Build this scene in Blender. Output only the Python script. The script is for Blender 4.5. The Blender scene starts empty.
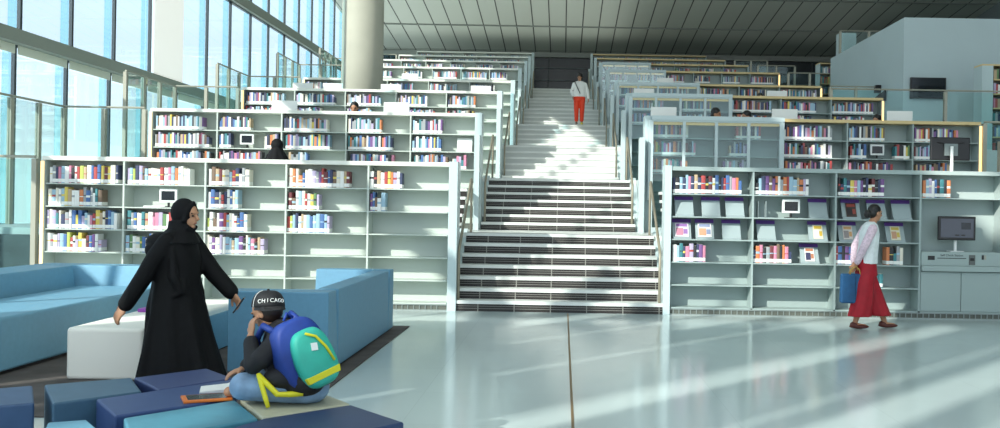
import bpy, bmesh, math, random
from mathutils import Vector, Matrix
R = random.Random(7)
S = bpy.context.scene
COL = S.collection
PI = math.pi
EYE = 1.53

# ------------------------------------------------------------------ materials
def lin(c):
    return tuple(((v/255)/12.92 if v/255 <= .04045 else ((v/255+.055)/1.055)**2.4) for v in c)
MATS = {}
def mat(name, rgb, rough=.5, metal=0., spec=.5, emit=0., noise=0., nscale=8., bump=0., emit_rgb=None):
    if name in MATS: return MATS[name]
    m = bpy.data.materials.new(name); m.use_nodes = True
    nt = m.node_tree; b = nt.nodes['Principled BSDF']
    c = lin(rgb)
    b.inputs['Base Color'].default_value = (*c, 1)
    b.inputs['Roughness'].default_value = rough
    b.inputs['Metallic'].default_value = metal
    b.inputs['Specular IOR Level'].default_value = spec
    if emit:
        b.inputs['Emission Color'].default_value = (*lin(emit_rgb or rgb), 1)
        b.inputs['Emission Strength'].default_value = emit
    if noise or bump:
        tc = nt.nodes.new('ShaderNodeTexCoord'); n = nt.nodes.new('ShaderNodeTexNoise')
        n.inputs['Scale'].default_value = nscale; n.inputs['Detail'].default_value = 4
        nt.links.new(tc.outputs['Object'], n.inputs['Vector'])
        if noise:
            r = nt.nodes.new('ShaderNodeValToRGB')
            r.color_ramp.elements[0].position = .3; r.color_ramp.elements[1].position = .7
            r.color_ramp.elements[0].color = (*[v*(1-noise) for v in c], 1)
            r.color_ramp.elements[1].color = (*[min(1, v*(1+noise)) for v in c], 1)
            nt.links.new(n.outputs['Fac'], r.inputs['Fac']); nt.links.new(r.outputs['Color'], b.inputs['Base Color'])
        if bump:
            bp = nt.nodes.new('ShaderNodeBump'); bp.inputs['Strength'].default_value = bump; bp.inputs['Distance'].default_value = .01
            nt.links.new(n.outputs['Fac'], bp.inputs['Height']); nt.links.new(bp.outputs['Normal'], b.inputs['Normal'])
    MATS[name] = m
    return m
def glass(name, tint, refl=.06, rough=.02):
    if name in MATS: return MATS[name]
    m = bpy.data.materials.new(name); m.use_nodes = True
    nt = m.node_tree; nt.nodes.clear()
    o = nt.nodes.new('ShaderNodeOutputMaterial'); mx = nt.nodes.new('ShaderNodeMixShader')
    t = nt.nodes.new('ShaderNodeBsdfTransparent'); g = nt.nodes.new('ShaderNodeBsdfGlossy')
    t.inputs['Color'].default_value = (*tint, 1); g.inputs['Roughness'].default_value = rough
    g.inputs['Color'].default_value = (.9, 1, 1, 1)
    lw = nt.nodes.new('ShaderNodeLayerWeight'); lw.inputs['Blend'].default_value = .25
    ma = nt.nodes.new('ShaderNodeMath'); ma.operation = 'MULTIPLY_ADD'
    ma.inputs[1].default_value = .22; ma.inputs[2].default_value = refl
    nt.links.new(lw.outputs['Fresnel'], ma.inputs[0]); nt.links.new(ma.outputs[0], mx.inputs['Fac'])
    nt.links.new(t.outputs[0], mx.inputs[1]); nt.links.new(g.outputs[0], mx.inputs[2]); nt.links.new(mx.outputs[0], o.inputs[0])
    MATS[name] = m
    return m

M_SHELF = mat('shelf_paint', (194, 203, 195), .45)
M_SHELF_R = mat('shelf_paint_shaded', (160, 175, 173), .45)  # darker copy: the right side's weaker light is put into the paint
M_TOP = mat('shelf_top_sunlit', (240, 240, 230), .4)  # paler than the shelves: sunlit top edges put into the colour
M_TAN = mat('shelf_top_tan', (222, 196, 142), .45)  # tan carries the warm light painted onto the right-hand top boards
M_ENDP = mat('end_panel_paint', (192, 208, 210), .35)
M_DARKGAP = mat('dark_recess', (34, 34, 34), .6)
M_GRILLE = mat('grille_metal', (150, 158, 155), .4, .4)
M_WARM = mat('warm_led', (255, 226, 170), .5, emit=1.6, emit_rgb=(255, 205, 130))
M_WARMDIM = mat('warm_led_dim', (190, 164, 104), .5, emit=.25, emit_rgb=(255, 215, 130))
M_STEEL = mat('brushed_steel', (168, 166, 152), .4, .25)
M_RAIL = mat('rail_bronze', (146, 139, 122), .4, .15)
M_TREAD = mat('tread_stone', (226, 228, 224), .35, noise=.05, nscale=5)
M_RISER = mat('riser_dark', (38, 33, 31), .45)
M_RISERW = mat('riser_pale', (205, 208, 204), .4)
M_LINE = mat('riser_line', (140, 138, 132), .4)
M_SLAB = mat('slab_paint', (188, 198, 198), .5)
M_GLASSG = glass('guard_glass', (.87, .96, .955), .01)
M_GLASSW = glass('window_glass', (.97, 1.0, 1.0), .0)
M_GLASSFIN = glass('fin_glass', (.74, .93, .97), .01)
M_GLASSC = glass('case_glass', (.88, .95, .95), .05)
M_WHITE = mat('white_plastic', (238, 240, 238), .35)
M_BLACK = mat('black_plastic', (22, 22, 24), .35)
M_SCREEN = mat('screen_dark', (20, 26, 34), .12)
M_PURPLE = mat('purple_header', (88, 52, 128), .5)
M_SKIN = mat('skin', (178, 128, 98), .55)
M_SKIN2 = mat('skin_deep', (190, 140, 108), .55)
M_HAIR = mat('hair_black', (20, 17, 16), .45)
M_ABAYA = mat('abaya_black', (11, 11, 13), .75, spec=.25, noise=.25, nscale=14, bump=.3)
M_SCARF = mat('scarf_black', (13, 13, 16), .75, spec=.25, bump=.3, nscale=25)

# ------------------------------------------------------------------ mesh helpers
class MB:
    def __init__(s): s.v = []; s.f = []; s.m = []
    def quadbox(s, bot, top, mi=0):
        n = len(s.v); k = len(bot)
        s.v += [tuple(p) for p in bot] + [tuple(p) for p in top]
        s.f.append(tuple(n+i for i in reversed(range(k)))); s.m.append(mi)
        s.f.append(tuple(n+k+i for i in range(k))); s.m.append(mi)
        for i in range(k):
            j = (i+1) % k
            s.f.append((n+i, n+j, n+k+j, n+k+i)); s.m.append(mi)
        return s
    def box(s, x0, x1, y0, y1, z0, z1, mi=0):
        if x0 > x1: x0, x1 = x1, x0
        return s.quadbox([(x0, y0, z0), (x1, y0, z0), (x1, y1, z0), (x0, y1, z0)],
                         [(x0, y0, z1), (x1, y0, z1), (x1, y1, z1), (x0, y1, z1)], mi)
    def poly(s, pts, mi=0):
        n = len(s.v); s.v += [tuple(p) for p in pts]; s.f.append(tuple(range(n, n+len(pts)))); s.m.append(mi); return s
    def tube(s, pts, r, n=8, mi=0):
        pts = [Vector(p) for p in pts]; rr = r if isinstance(r, (list, tuple)) else [r]*len(pts)
        base = len(s.v); up = None
        for i, p in enumerate(pts):
            d = (pts[min(i+1, len(pts)-1)] - pts[max(i-1, 0)]).normalized()
            a = d.cross(Vector((0, 0, 1)) if abs(d.z) < .95 else Vector((1, 0, 0))).normalized()
            if up is not None:
                a = (up - d*up.dot(d)).normalized()
            up = a; b = d.cross(a)
            for k in range(n):
                t = 2*PI*k/n; s.v.append(tuple(p + (a*math.cos(t) + b*math.sin(t))*rr[i]))
        for i in range(len(pts)-1):
            for k in range(n):
                q = (k+1) % n
                s.f.append((base+i*n+k, base+i*n+q, base+(i+1)*n+q, base+(i+1)*n+k)); s.m.append(mi)
        s.f.append(tuple(base+k for k in reversed(range(n)))); s.m.append(mi)
        e = base+(len(pts)-1)*n
        s.f.append(tuple(e+k for k in range(n))); s.m.append(mi)
        return s
    def rings(s, rings, mi=0, cap=True):
        base = len(s.v); n = len(rings[0])
        for r in rings: s.v += [tuple(p) for p in r]
        for i in range(len(rings)-1):
            for k in range(n):
                q = (k+1) % n
                s.f.append((base+i*n+k, base+i*n+q, base+(i+1)*n+q, base+(i+1)*n+k)); s.m.append(mi)
        if cap:
            s.f.append(tuple(base+k for k in reversed(range(n)))); s.m.append(mi)
            e = base+(len(rings)-1)*n
            s.f.append(tuple(e+k for k in range(n))); s.m.append(mi)
        return s
    def ball(s, c, r, M=None, nu=16, nv=10, mi=0):
        c = Vector(c); r = (r, r, r) if not isinstance(r, (list, tuple)) else r
        rg = []
        for j in range(nv+1):
            ph = -PI/2 + PI*(j+.02 if j == 0 else j-.02 if j == nv else j)/nv
            ring = []
            for k in range(nu):
                t = 2*PI*k/nu
                p = Vector((r[0]*math.cos(ph)*math.cos(t), r[1]*math.cos(ph)*math.sin(t), r[2]*math.sin(ph)))
                ring.append(c + (M @ p if M else p))
            rg.append(ring)
        return s.rings(rg, mi)
    def limb(s, pts, rad, n=12):
        s.tube(pts, rad, n)
        for p, r in zip(pts, rad if isinstance(rad, (list, tuple)) else [rad]*len(pts)): s.ball(p, r*.99, nu=12, nv=8)
        return s
    def mesh(s, name, mats):
        me = bpy.data.meshes.new(name); me.from_pydata(s.v, [], s.f)
        for m in (mats if isinstance(mats, (list, tuple)) else [mats]): me.materials.append(m)
        me.polygons.foreach_set('material_index', s.m); me.update()
        return me
    def build(s, name, mats, parent=None, bevel=0., smooth=False, seg=2):
        o = bpy.data.objects.new(name, s.mesh(name, mats)); COL.objects.link(o)
        if parent is not None: o.parent = parent
        if bevel:
            b = o.modifiers.new('b', 'BEVEL'); b.width = bevel; b.segments = seg; b.limit_method = 'ANGLE'; b.angle_limit = .6
        if smooth:
            for p in o.data.polygons: p.use_smooth = True
        return o
    def remesh(s, name, mats, parent=None, voxel=.012, smooth=4, disp=0.):
        me = s.mesh(name+'_src', mats); t = bpy.data.objects.new(name+'_src', me); COL.objects.link(t)
        rm = t.modifiers.new('r', 'REMESH'); rm.mode = 'VOXEL'; rm.voxel_size = voxel; rm.use_smooth_shade = True
        if smooth:
            sm = t.modifiers.new('s', 'SMOOTH'); sm.iterations = smooth; sm.factor = .5
        bpy.context.view_layer.update()
        ev = t.evaluated_get(bpy.context.evaluated_depsgraph_get())
        m2 = bpy.data.meshes.new_from_object(ev); m2.name = name
        bpy.data.objects.remove(t); bpy.data.meshes.remove(me)
        if not m2.materials: m2.materials.append(mats if not isinstance(mats, (list, tuple)) else mats[0])
        o = bpy.data.objects.new(name, m2); COL.objects.link(o)
        if parent is not None: o.parent = parent
        for p in m2.polygons: p.use_smooth = True
        return o

def tag(o, label=None, cat=None, group=None, kind=None):
    if label: o['label'] = label
    if cat: o['category'] = cat
    if group: o['group'] = group
    if kind: o['kind'] = kind
    return o
def thing(name, label, cat, loc=(0, 0, 0), rz=0, group=None):
    o = bpy.data.objects.new(name, None); COL.objects.link(o)
    o.empty_display_size = .1
    o.location = loc; o.rotation_euler = (0, 0, rz)
    return tag(o, label, cat, group)
def struct(name, mb, m, parent=None, **k):
    return tag(mb.build(name, m, parent, **k), kind='structure')
def copy_tree(o, parent=None):
    c = o.copy(); COL.objects.link(c)
    if parent is not None: c.parent = parent
    for ch in list(o.children): copy_tree(ch, c)
    return c
def text_mb(body, size, mat_, parent, M, name='lettering', extrude=.0008):
    cu = bpy.data.curves.new(name, 'FONT'); cu.body = body; cu.size = size; cu.align_x = 'CENTER'; cu.align_y = 'CENTER'; cu.extrude = extrude
    t = bpy.data.objects.new(name+'_src', cu); COL.objects.link(t); bpy.context.view_layer.update()
    me = bpy.data.meshes.new_from_object(t.evaluated_get(bpy.context.evaluated_depsgraph_get()))
    bpy.data.objects.remove(t); me.materials.clear(); me.materials.append(mat_)
    me.transform(M)
    o = bpy.data.objects.new(name, me); COL.objects.link(o); o.parent = parent
    return o
def wmat(p, x, y, z):   # matrix from axes
    return Matrix(((x[0], y[0], z[0], p[0]), (x[1], y[1], z[1], p[1]), (x[2], y[2], z[2], p[2]), (0, 0, 0, 1)))
FACE_CAM = lambda x, y, z: wmat((x, y, z), (1, 0, 0), (0, 0, 1), (0, -1, 0))

ORD = 'first second third fourth fifth sixth seventh eighth ninth tenth eleventh twelfth thirteenth fourteenth fifteenth sixteenth seventeenth eighteenth nineteenth twentieth twenty-first twenty-second twenty-third twenty-fourth twenty-fifth twenty-sixth twenty-seventh twenty-eighth twenty-ninth thirtieth'.split()

# ------------------------------------------------------------------ tiers
DEP = [14.6, 18.7, 24.0, 29.6, 35.2, 40.8, 46.4, 52.0]
ZB = [0., 1.10, 2.12, 3.11, 4.12, 5.16, 6.15, 7.24]
ZT = [2.165, 3.27, 4.30, 5.27, 6.42, 7.48, 8.52, 9.57]
EL = [1.72, 1.67, 1.63, 1.61, 1.66, 1.68, 1.73, 1.76]      # inner ends of the bookcases, left and right of the stairs
ER = [1.64, 1.50, 1.464, 1.45, 1.42, 1.37, 1.335, 1.30]
OUT = [7.7, 7.75, 7.6, 7.55, 7.5, 7.43, 7.38, 7.28]
FLR = lambda k: ZB[k]

# ------------------------------------------------------------------ room shell
def floor_material():
    m = bpy.data.materials.new('polished_floor'); m.use_nodes = True
    nt = m.node_tree; b = nt.nodes['Principled BSDF']
    tc = nt.nodes.new('ShaderNodeTexCoord'); mp = nt.nodes.new('ShaderNodeMapping')
    mp.inputs['Location'].default_value = (-.09, .2, 0)
    nt.links.new(tc.outputs['Object'], mp.inputs['Vector'])
    br = nt.nodes.new('ShaderNodeTexBrick'); br.offset = 0; br.inputs['Scale'].default_value = 1
    br.inputs['Brick Width'].default_value = 1.2; br.inputs['Row Height'].default_value = 1.2
    br.inputs['Mortar Size'].default_value = .003; br.inputs['Mortar Smooth'].default_value = 1.; br.inputs['Bias'].default_value = 0
    a = lin((200, 214, 214))
    br.inputs['Color1'].default_value = (*a, 1); br.inputs['Color2'].default_value = (*[v*.96 for v in a], 1)
    br.inputs['Mortar'].default_value = (*[v*.8 for v in a], 1)
    nt.links.new(mp.outputs[0], br.inputs['Vector'])
    n = nt.nodes.new('ShaderNodeTexNoise'); n.inputs['Scale'].default_value = .9; n.inputs['Detail'].default_value = 5
    nt.links.new(tc.outputs['Object'], n.inputs['Vector'])
    mr = nt.nodes.new('ShaderNodeMapRange'); mr.inputs['To Min'].default_value = .10; mr.inputs['To Max'].default_value = .2
    nt.links.new(n.outputs['Fac'], mr.inputs['Value']); nt.links.new(mr.outputs[0], b.inputs['Roughness'])
    nt.links.new(br.outputs['Color'], b.inputs['Base Color'])
    b.inputs['Specular IOR Level'].default_value = .6
    return m
struct('floor', MB().box(-11.6, 30, -16, 58, -.2, 0), floor_material())
# dark expansion joint in the floor
struct('trim_1', MB().box(.085, .105, -6, 14.55, -.001, .003), mat('joint_brown', (120, 98, 66), .5))

def ceiling_material():
    m = bpy.data.materials.new('ceiling_panels'); m.use_nodes = True
    nt = m.node_tree; b = nt.nodes['Principled BSDF']
    tc = nt.nodes.new('ShaderNodeTexCoord')
    br = nt.nodes.new('ShaderNodeTexBrick'); br.offset = 0; br.inputs['Scale'].default_value = 1
    br.inputs['Brick Width'].default_value = .85; br.inputs['Row Height'].default_value = 5.0
    br.inputs['Mortar Size'].default_value = .03; br.inputs['Mortar Smooth'].default_value = .1; br.inputs['Bias'].default_value = 0
    a = lin((206, 212, 202))
    br.inputs['Color1'].default_value = (*a, 1); br.inputs['Color2'].default_value = (*[v*.9 for v in a], 1)
    br.inputs['Mortar'].default_value = (*lin((52, 55, 53)), 1)
    mp = nt.nodes.new('ShaderNodeMapping'); mp.inputs['Location'].default_value = (0, -1.5, 0)
    nt.links.new(tc.outputs['Object'], mp.inputs['Vector']); nt.links.new(mp.outputs[0], br.inputs['Vector']); nt.links.new(br.outputs['Color'], b.inputs['Base Color'])
    b.inputs['Roughness'].default_value = .5
    return m
CZ = lambda y: 10.35 + .098*(57-y)
mbc = MB(); mbc.quadbox([(-11.2, -16, CZ(-16)), (30, -16, CZ(-16)), (30, 57, CZ(57)), (-11.2, 57, CZ(57))],
                        [(-11.2, -16, CZ(-16)+.4), (30, -16, CZ(-16)+.4), (30, 57, CZ(57)+.4), (-11.2, 57, CZ(57)+.4)])
struct('ceiling', mbc, ceiling_material())
for i, y in enumerate((41.5, 46.5, 51.5)):       # pale cross joints of the ceiling
    struct('trim_%d' % (i+2), MB().box(-11, 30, y-.05, y+.05, CZ(y)-.06, CZ(y)-.004), mat('ceiling_joint', (132, 138, 132), .4))
struct('trim_5', MB().box(-11, 30, 56.7, 57, CZ(57)-.28, CZ(57)), mat('ceiling_edge', (150, 155, 148), .5))
# back wall: dark glazing with pale bands
M_BACK = mat('back_dark', (34, 44, 48), .25, noise=.3, nscale=.6)
struct('wall_back', MB().box(-11.6, 30, 57, 57.4, 0, 11), M_BACK)
for i, z in enumerate((8.0, 8.75, 9.45)):
    struct('trim_%d' % (6+i), MB().box(-11.6, 30, 56.9, 56.998, z, z+.05), mat('back_band', (84, 96, 98), .4))
for i in range(14):
    struct('trim_%d' % (20+i), MB().box(-10+3*i, -9.93+3*i, 56.9, 56.998, 7.2, 10.3), mat('back_post', (50, 60, 62), .4))

# terraces beside the stairs and the landings between them
for k in range(1, 8):
    y0, y1 = DEP[k-1]+.36, DEP[k]+.36
    for side, nm in ((-1, 'left'), (1, 'right')):
        struct('floor_terrace_%s_%d' % (nm, k+1), MB().box(side*((EL if side < 0 else ER)[k-1]+.005), side*9.4, y0, y1 if k < 7 else 57, 0 if k < 3 else ZB[k-1], ZB[k]), M_SLAB)
    nst = 7 if k < 3 else 6
    struct('floor_landing_%d' % (k+1), MB().box(-EL[k-1], ER[k-1], DEP[k-1]+.3*(nst-1)+.045, DEP[k] if k < 7 else 57, ZB[k]-.5, ZB[k]), M_TREAD)
# stone cladding of the first terrace side, seen through the glass at far left
M_STONE = mat('dark_stone', (66, 76, 80), .4, noise=.35, nscale=3)
struct('wall_stone_left', MB().box(-11, -9.42, 18.6, 18.9, 0, 1.06), M_STONE)
struct('wall_stone_terrace', MB().box(-9.4, -7.75, 14.88, 14.95, 0, 1.0), M_STONE)

# column
struct('column', MB().rings([[(-5.40+.545*math.cos(2*PI*k/48), 26.6+.545*math.sin(2*PI*k/48), z) for k in range(48)] for z in (2.1, 6, 10, 14)]),
       mat('column_concrete', (178, 176, 162), .7, noise=.05, nscale=2), smooth=True)

# right hand white volume
M_WWALL = mat('white_wall', (190, 206, 210), .6, noise=.02, nscale=1)
struct('wall_right', MB().box(9.33, 20, 27.6, 35.2, 0, 6.95), M_WWALL)
struct('floor_gallery', MB().box(9.42, 20, 24.3, 27.6, 0, 3.11), M_SLAB)
struct('wall_right_outer', MB().box(20, 20.3, -2, 57, 0, 15), mat('outer_wall', (120, 132, 134), .6))
struct('wall_gallery_back', MB().box(10.0, 10.6, 36.5, 37.0, 0, 8.1), M_WWALL)
struct('floor_side_right', MB().box(9.42, 20, 35.2, 57, 0, 5.2), M_SLAB)

# ------------------------------------------------------------------ window wall
WX = -11.0
M_MULL = mat('mullion_dark', (52, 64, 72), .4, .3)
M_BEAM = mat('beam_grey', (150, 156, 146), .5)
M_SOFFIT = mat('soffit_cream', (244, 242, 224), .6)
M_BLIND = mat('blind_white_glow', (246, 246, 240), .8, emit=.55)  # emission stands in for daylight brightening the fabric
ROWS = ((.05, 4.64), (4.88, 8.12), (8.42, 14.2))
wi = 0
YS = [20.1+2.1*i for i in range(-17, 18)]
BLIND = {(1, 26.4)}
for r, (z0, z1) in enumerate(ROWS):
    x = WX - (.1 if r == 0 else 0)
    for y in YS:
        wi += 1
        w = struct('window_%d' % wi, MB().box(x-.02, x+.05, y-.04, y+.04, z0, z1).box(x-.05, x+.05, y+.045, y+2.055, z0, z0+.05).box(x-.05, x+.05, y+.045, y+2.055, z1-.05, z1), M_MULL)
        MB().box(x-.01, x+.01, y+.045, y+2.055, z0+.05, z1-.05).build('pane', M_GLASSW, w)
        if y > 15: MB().box(x-.22, x-.05, y-.012, y+.012, z0, z1).build('fin', M_GLASSFIN, w)
        def blind_or_sun_block(ya, yb, za, zb):
            ya, yb = max(ya, y+.06), min(yb, y+2.04); za, zb = max(za, z0+.02), min(zb, z1-.02)
            if yb > ya and zb > za: MB().box(x+.1, x+.12, ya, yb, za, zb).build('blind_or_sun_block', M_BLIND, w)
        if r == 0 and y > 12: MB().box(x+.055, x+.07, y+.06, y+2.04, z1-.2, z1-.02).build('roller', M_SOFFIT, w)
        if (r, round(y, 1)) in BLIND: blind_or_sun_block(y, y+3, z0, z1)
        if r > 0:
            blind_or_sun_block(-16, -8.5, 0, 20); blind_or_sun_block(-7.75, -5.75, 0, 20); blind_or_sun_block(-5.2, -4.0, 0, 20)  # unseen panels added to shade the floor, gaps left for sun streaks
            blind_or_sun_block(-4.0, -1.9, 0, 11.6); blind_or_sun_block(-1.9, .6, 0, 10.2); blind_or_sun_block(1.25, 2.0, 0, 10.2)
struct('trim_40', MB().box(WX-.05, WX+.18, -16, 57, 4.62, 4.89), M_BEAM)
struct('trim_42', MB().box(WX-.05, WX+.18, -16, 57, 8.10, 8.43), M_BEAM)
struct('trim_43', MB().box(WX-.9, WX+.1, -16, 57, 14.2, 15.5), M_SOFFIT)

# ------------------------------------------------------------------ books
PAL = {
 'white': (238, 236, 230), 'cream': (232, 222, 196), 'grey': (150, 156, 160), 'black': (34, 34, 38), 'navy': (38, 50, 96),
 'blue': (44, 96, 178), 'light blue': (136, 186, 214), 'teal': (30, 128, 138), 'red': (200, 42, 40), 'dark red': (122, 34, 40),
 'orange': (236, 112, 40), 'yellow': (240, 204, 50), 'green': (84, 140, 70), 'lime': (190, 206, 60), 'purple': (112, 56, 140),
 'lilac': (180, 160, 204), 'pink': (224, 110, 150), 'brown': (122, 88, 62), 'tan': (196, 160, 112)}
def soft(v, f=.3):
    g = sum(v)/3
    return tuple(min(246, int((q*(1-f)+g*f)*.93+20)) for q in v)
PAL = {k: soft(v) for k, v in PAL.items()}
BM = {k: mat('book_'+k.replace(' ', '_'), v, .5) for k, v in PAL.items()}
M_LAB = mat('book_label', (244, 244, 240), .5)
M_PAGE = mat('book_pages', (230, 222, 200), .8)
W_L = dict(white=13, cream=7, grey=3, black=2, navy=3, blue=4, teal=2, red=4, orange=2, yellow=2, green=1, lime=1, purple=3, lilac=3, pink=2, brown=2, tan=2)
W_L['light blue'] = 5; W_L['dark red'] = 1
W_R = dict(white=4, cream=2, grey=3, black=6, navy=6, blue=4, teal=4, red=3, orange=2, yellow=1, green=1, purple=2, lilac=2, pink=2, brown=2, tan=2)
W_R['light blue'] = 4; W_R['dark red'] = 2
W_F = dict(white=6, cream=3, grey=5, black=2, navy=4, blue=3, teal=4, red=2, orange=1, yellow=1, purple=2, lilac=4, pink=1, brown=2, tan=1)
W_F['light blue'] = 6
def pick(w, last=None):
    while True:
        c = R.choices(list(w), list(w.values()))[0]
        if c != last or R.random() < .3: return c
def book_mesh(w, d, h, band):
    # spine faces -Y, slightly rounded; white shelf label at the foot, a title band further up
    mb = MB(); z = [0, .012, .062, h*.55, h*.55+band, h]
    cs = [(-w/2, .006), (-w*.3, .001), (0, 0), (w*.3, .001), (w/2, .006)]
    base = 0
    for zz in z: mb.v += [(x, y, zz) for x, y in cs] + [(w/2, d, zz), (-w/2, d, zz)]
    n = 7
    for i in range(5):
        for k in range(n):
            q = (k+1) % n
            mi = 0
            if i == 1 and k in (0, 1, 2, 3, 4, 6): mi = 1
            if i == 3 and band and k < 4: mi = 2
            if k == 5: mi = 3
            mb.f.append((i*n+k, i*n+q, (i+1)*n+q, (i+1)*n+k)); mb.m.append(mi)
    mb.f.append(tuple(reversed(range(n)))); mb.m.append(3)
    mb.f.append(tuple(5*n+k for k in range(n))); mb.m.append(3)
    return mb
def fill(x0, x1, pal, mean=.055):
    out = []; x = x0; last = None
    while True:
        w = R.uniform(mean*.68, mean*1.36)
        if x+w > x1: break
        c = pick(pal, last); last = c
        out.append((x+w/2, w, R.uniform(.225, .28) if R.random() < .88 else R.uniform(.17, .21), c))
        x += w+.0015
    return out
ACC = ['white', 'yellow', 'black', 'light blue', 'cream', 'red']
NB = [0]

# ------------------------------------------------------------------ bookcases
def bays_of(k, side):
    n = 5 if side < 0 else {0: 4}.get(k, 5)
    return n
DEPTH = .36
CLR = []     # records of (k, side, bay x0, x1, shelf z list)
def bookcase(k, side):
    D, zb, zt = DEP[k], ZB[k], ZT[k]
    if k == 0: xs = [-7.57, -6.42, -5.23, -4.05, -2.85, -1.67] if side < 0 else [1.58, 2.775, 3.985, 5.22, 6.44, 7.7]
    else:
        n = 5 if k < 4 else 6 if k < 6 else 5
        e = EL[k] if side < 0 else ER[k]+.12
        L = (7.70 if side < 0 else OUT[k])-e
        xs = [e + L*i/n for i in range(n+1)]
        if side < 0: xs = [-v for v in reversed(xs)]
    wide = 'left' if side < 0 else 'right'
    rowname = ['front', 'second', 'third', 'fourth', 'fifth', 'sixth', 'seventh', 'topmost'][k]
    lab = ('white' if side < 0 else 'shaded white') + ' bookcase in the %s row on the %s side of the stairs' % (rowname, wide)
    o = thing('bookcase', lab, 'bookcase', (0, D, zb), group='bookcases in stepped rows')
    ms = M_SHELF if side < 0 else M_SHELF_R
    H = zt-zb; x0, x1 = xs[0], xs[-1]
    foot = .11 if k == 0 else .13
    topt = .06
    # compartments
    nr = 6
    und = H-topt
    zs = [foot + (und-foot)*i/nr for i in range(nr)]      # shelf tops
    MB().box(x0-.04, x1+.04, -.01, DEPTH, und, H).build('top_board', (M_TOP if side < 0 else M_SHELF_R) if k == 0 or side < 0 else M_TAN, o, bevel=.004)
    MB().box(x0, x1, DEPTH-.03, DEPTH-.005, 0, und).build('back_panel', ms, o)
    if side < 0: inner = (x1, x1+.13); outer = (x0-.06, x0)
    else: inner = (x0-.10 if k == 0 else x0-.12, x0); outer = (x1, x1+.06)
    MB().box(inner[0], inner[1], -.03, DEPTH, 0, H+.012).build('end_panel', M_ENDP, o, bevel=.004)
    MB().box(outer[0], outer[1], -.01, DEPTH, 0, und).build('end_panel', ms, o)
    if k < 5:
        led = MB().box(outer[0]+.005 if side < 0 else outer[0]+.01, outer[1]-.01 if side < 0 else outer[1]-.005, -.022, -.0105, .1, und-.02)
        led.build('light_strip', M_WARM if not (side > 0 and k == 0) else M_SHELF_R, o)
    for i, x in enumerate(xs[1:-1]):
        MB().box(x-.013, x+.013, 0, DEPTH-.03, foot, und).build('divider', ms, o)
    kiosk = (k == 0 and side > 0)
    if k < 3:
        for b in range(len(xs)-1):
            for r in range(nr):
                if kiosk and b == 3 and r not in (0, 5): continue
                z = zs[r]
                MB().box(xs[b]+.0131, xs[b+1]-.0131, .004, DEPTH-.03, z-.018, z).build('shelf', ms, o)
    else:
        for r in range(nr):
            MB().box(x0, x1, .014, DEPTH-.031, zs[r]-.018, zs[r]).build('shelf', ms, o)
    # plinth with grille
    g = MB().box(x0, x1, .03, .05, 0, foot-.02, 1)
    if k == 0:
        x = x0+.05
        while x < x1-.1:
            g.box(x, x+.012, .015, .0301, .012, foot-.03); x += .085
        g.box(x0, x1, .012, .0302, foot-.035, foot-.02); g.box(x0, x1, .012, .0302, 0, .014)
    g.build('base_grille', [M_GRILLE, mat('grille_back', (96, 100, 92), .6)], o)
    if side > 0 and 1 <= k <= 5:      # glazed doors over the two bays beside the stairs
        n = 4; a = xs[0]+.0; c = xs[2]; y = -.2
        case = MB().box(a, c, y-.02, -.012, und-.02, H)
        case.box(c-.06, c, y, -.012, 0, und-.02).box(a-.06, a, y, -.012, .6, und-.02)
        case.build('case_hood', M_ENDP, o)
        MB().box(a+.03, c-.08, y+.06, y+.1, und-.10, und-.05).build('light_strip', M_WARMDIM, o)
        for i in range(n):
            p0, p1 = a+(c-.06-a)*i/n, a+(c-.06-a)*(i+1)/n
            fr = MB().box(p0, p0+.028, y, y+.03, .05, und-.02).box(p1-.028, p1, y, y+.03, .05, und-.02).box(p0+.028, p1-.028, y, y+.03, .05, .10).box(p0+.028, p1-.028, y, y+.03, und-.05, und-.02)
            dr = fr.build('glass_door', M_ENDP, o)
            MB().box(p0+.028, p1-.028, y+.01, y+.018, .10, und-.05).build('pane', M_GLASSC, dr)
        b_ = MB().box(a, c-.06, y, -.012, .0, .049); b_.build('case_base', M_ENDP, o)
    return xs, [zb+z for z in zs]
CASE = {}
for k in range(8):
    for side in (-1, 1): CASE[k, side] = bookcase(k, side)

# contents of the two front bookcases: (bay, row from top, start, end) as fractions of a bay
ROWN = ['top', 'second', 'third', 'fourth', 'fifth', 'bottom']
FRONT = {
 -1: [(0,0,.03,.95),(0,1,.01,.74),(0,2,.0,.94),(0,3,.0,.72),(1,0,.02,.86),(1,2,.02,.74),(1,3,.01,.58),(2,0,.02,.57),(2,1,.01,.41),
      (2,2,.01,.54),(2,3,.0,.74),(3,0,.01,.78),(3,1,.01,.42),(3,2,.0,.57),(4,0,.0,.42),(4,1,.01,.23)],
 1: [(0,0,.01,.88),(0,3,.02,.45),(1,0,.01,.68),(1,3,.0,.52),(2,0,.02,.6),(2,3,.0,.26),(2,3,.62,.86),(2,4,.56,.60),(3,0,.02,.37)]}
BGROUP = {-1: 'books in the front left bookcase', 1: 'books in the front right bookcase'}
cnt = {}
cand = []
for side in (-1, 1):
    xs, zs = CASE[0, side]
    for b, r, f0, f1 in FRONT[side]:
        a, c = xs[b]+.016, xs[b+1]-.016
        items = fill(a+(c-a)*f0, a+(c-a)*f1, W_L if side < 0 else W_R, .0445) if f1-f0 > .1 else [(a+(c-a)*f0, .05, .2, 'teal')]
        for i, (x, w, h, c_) in enumerate(items):
            hid = side < 0 and r > 1 and -6.05 < x < -5.2       # behind the woman in black
            cand.append((w*h*(.1 if hid else 1), side, b, r, i, x, w, h, c_, zs[5-r]))
cand.sort(key=lambda t: -t[0])
REST = []
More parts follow.
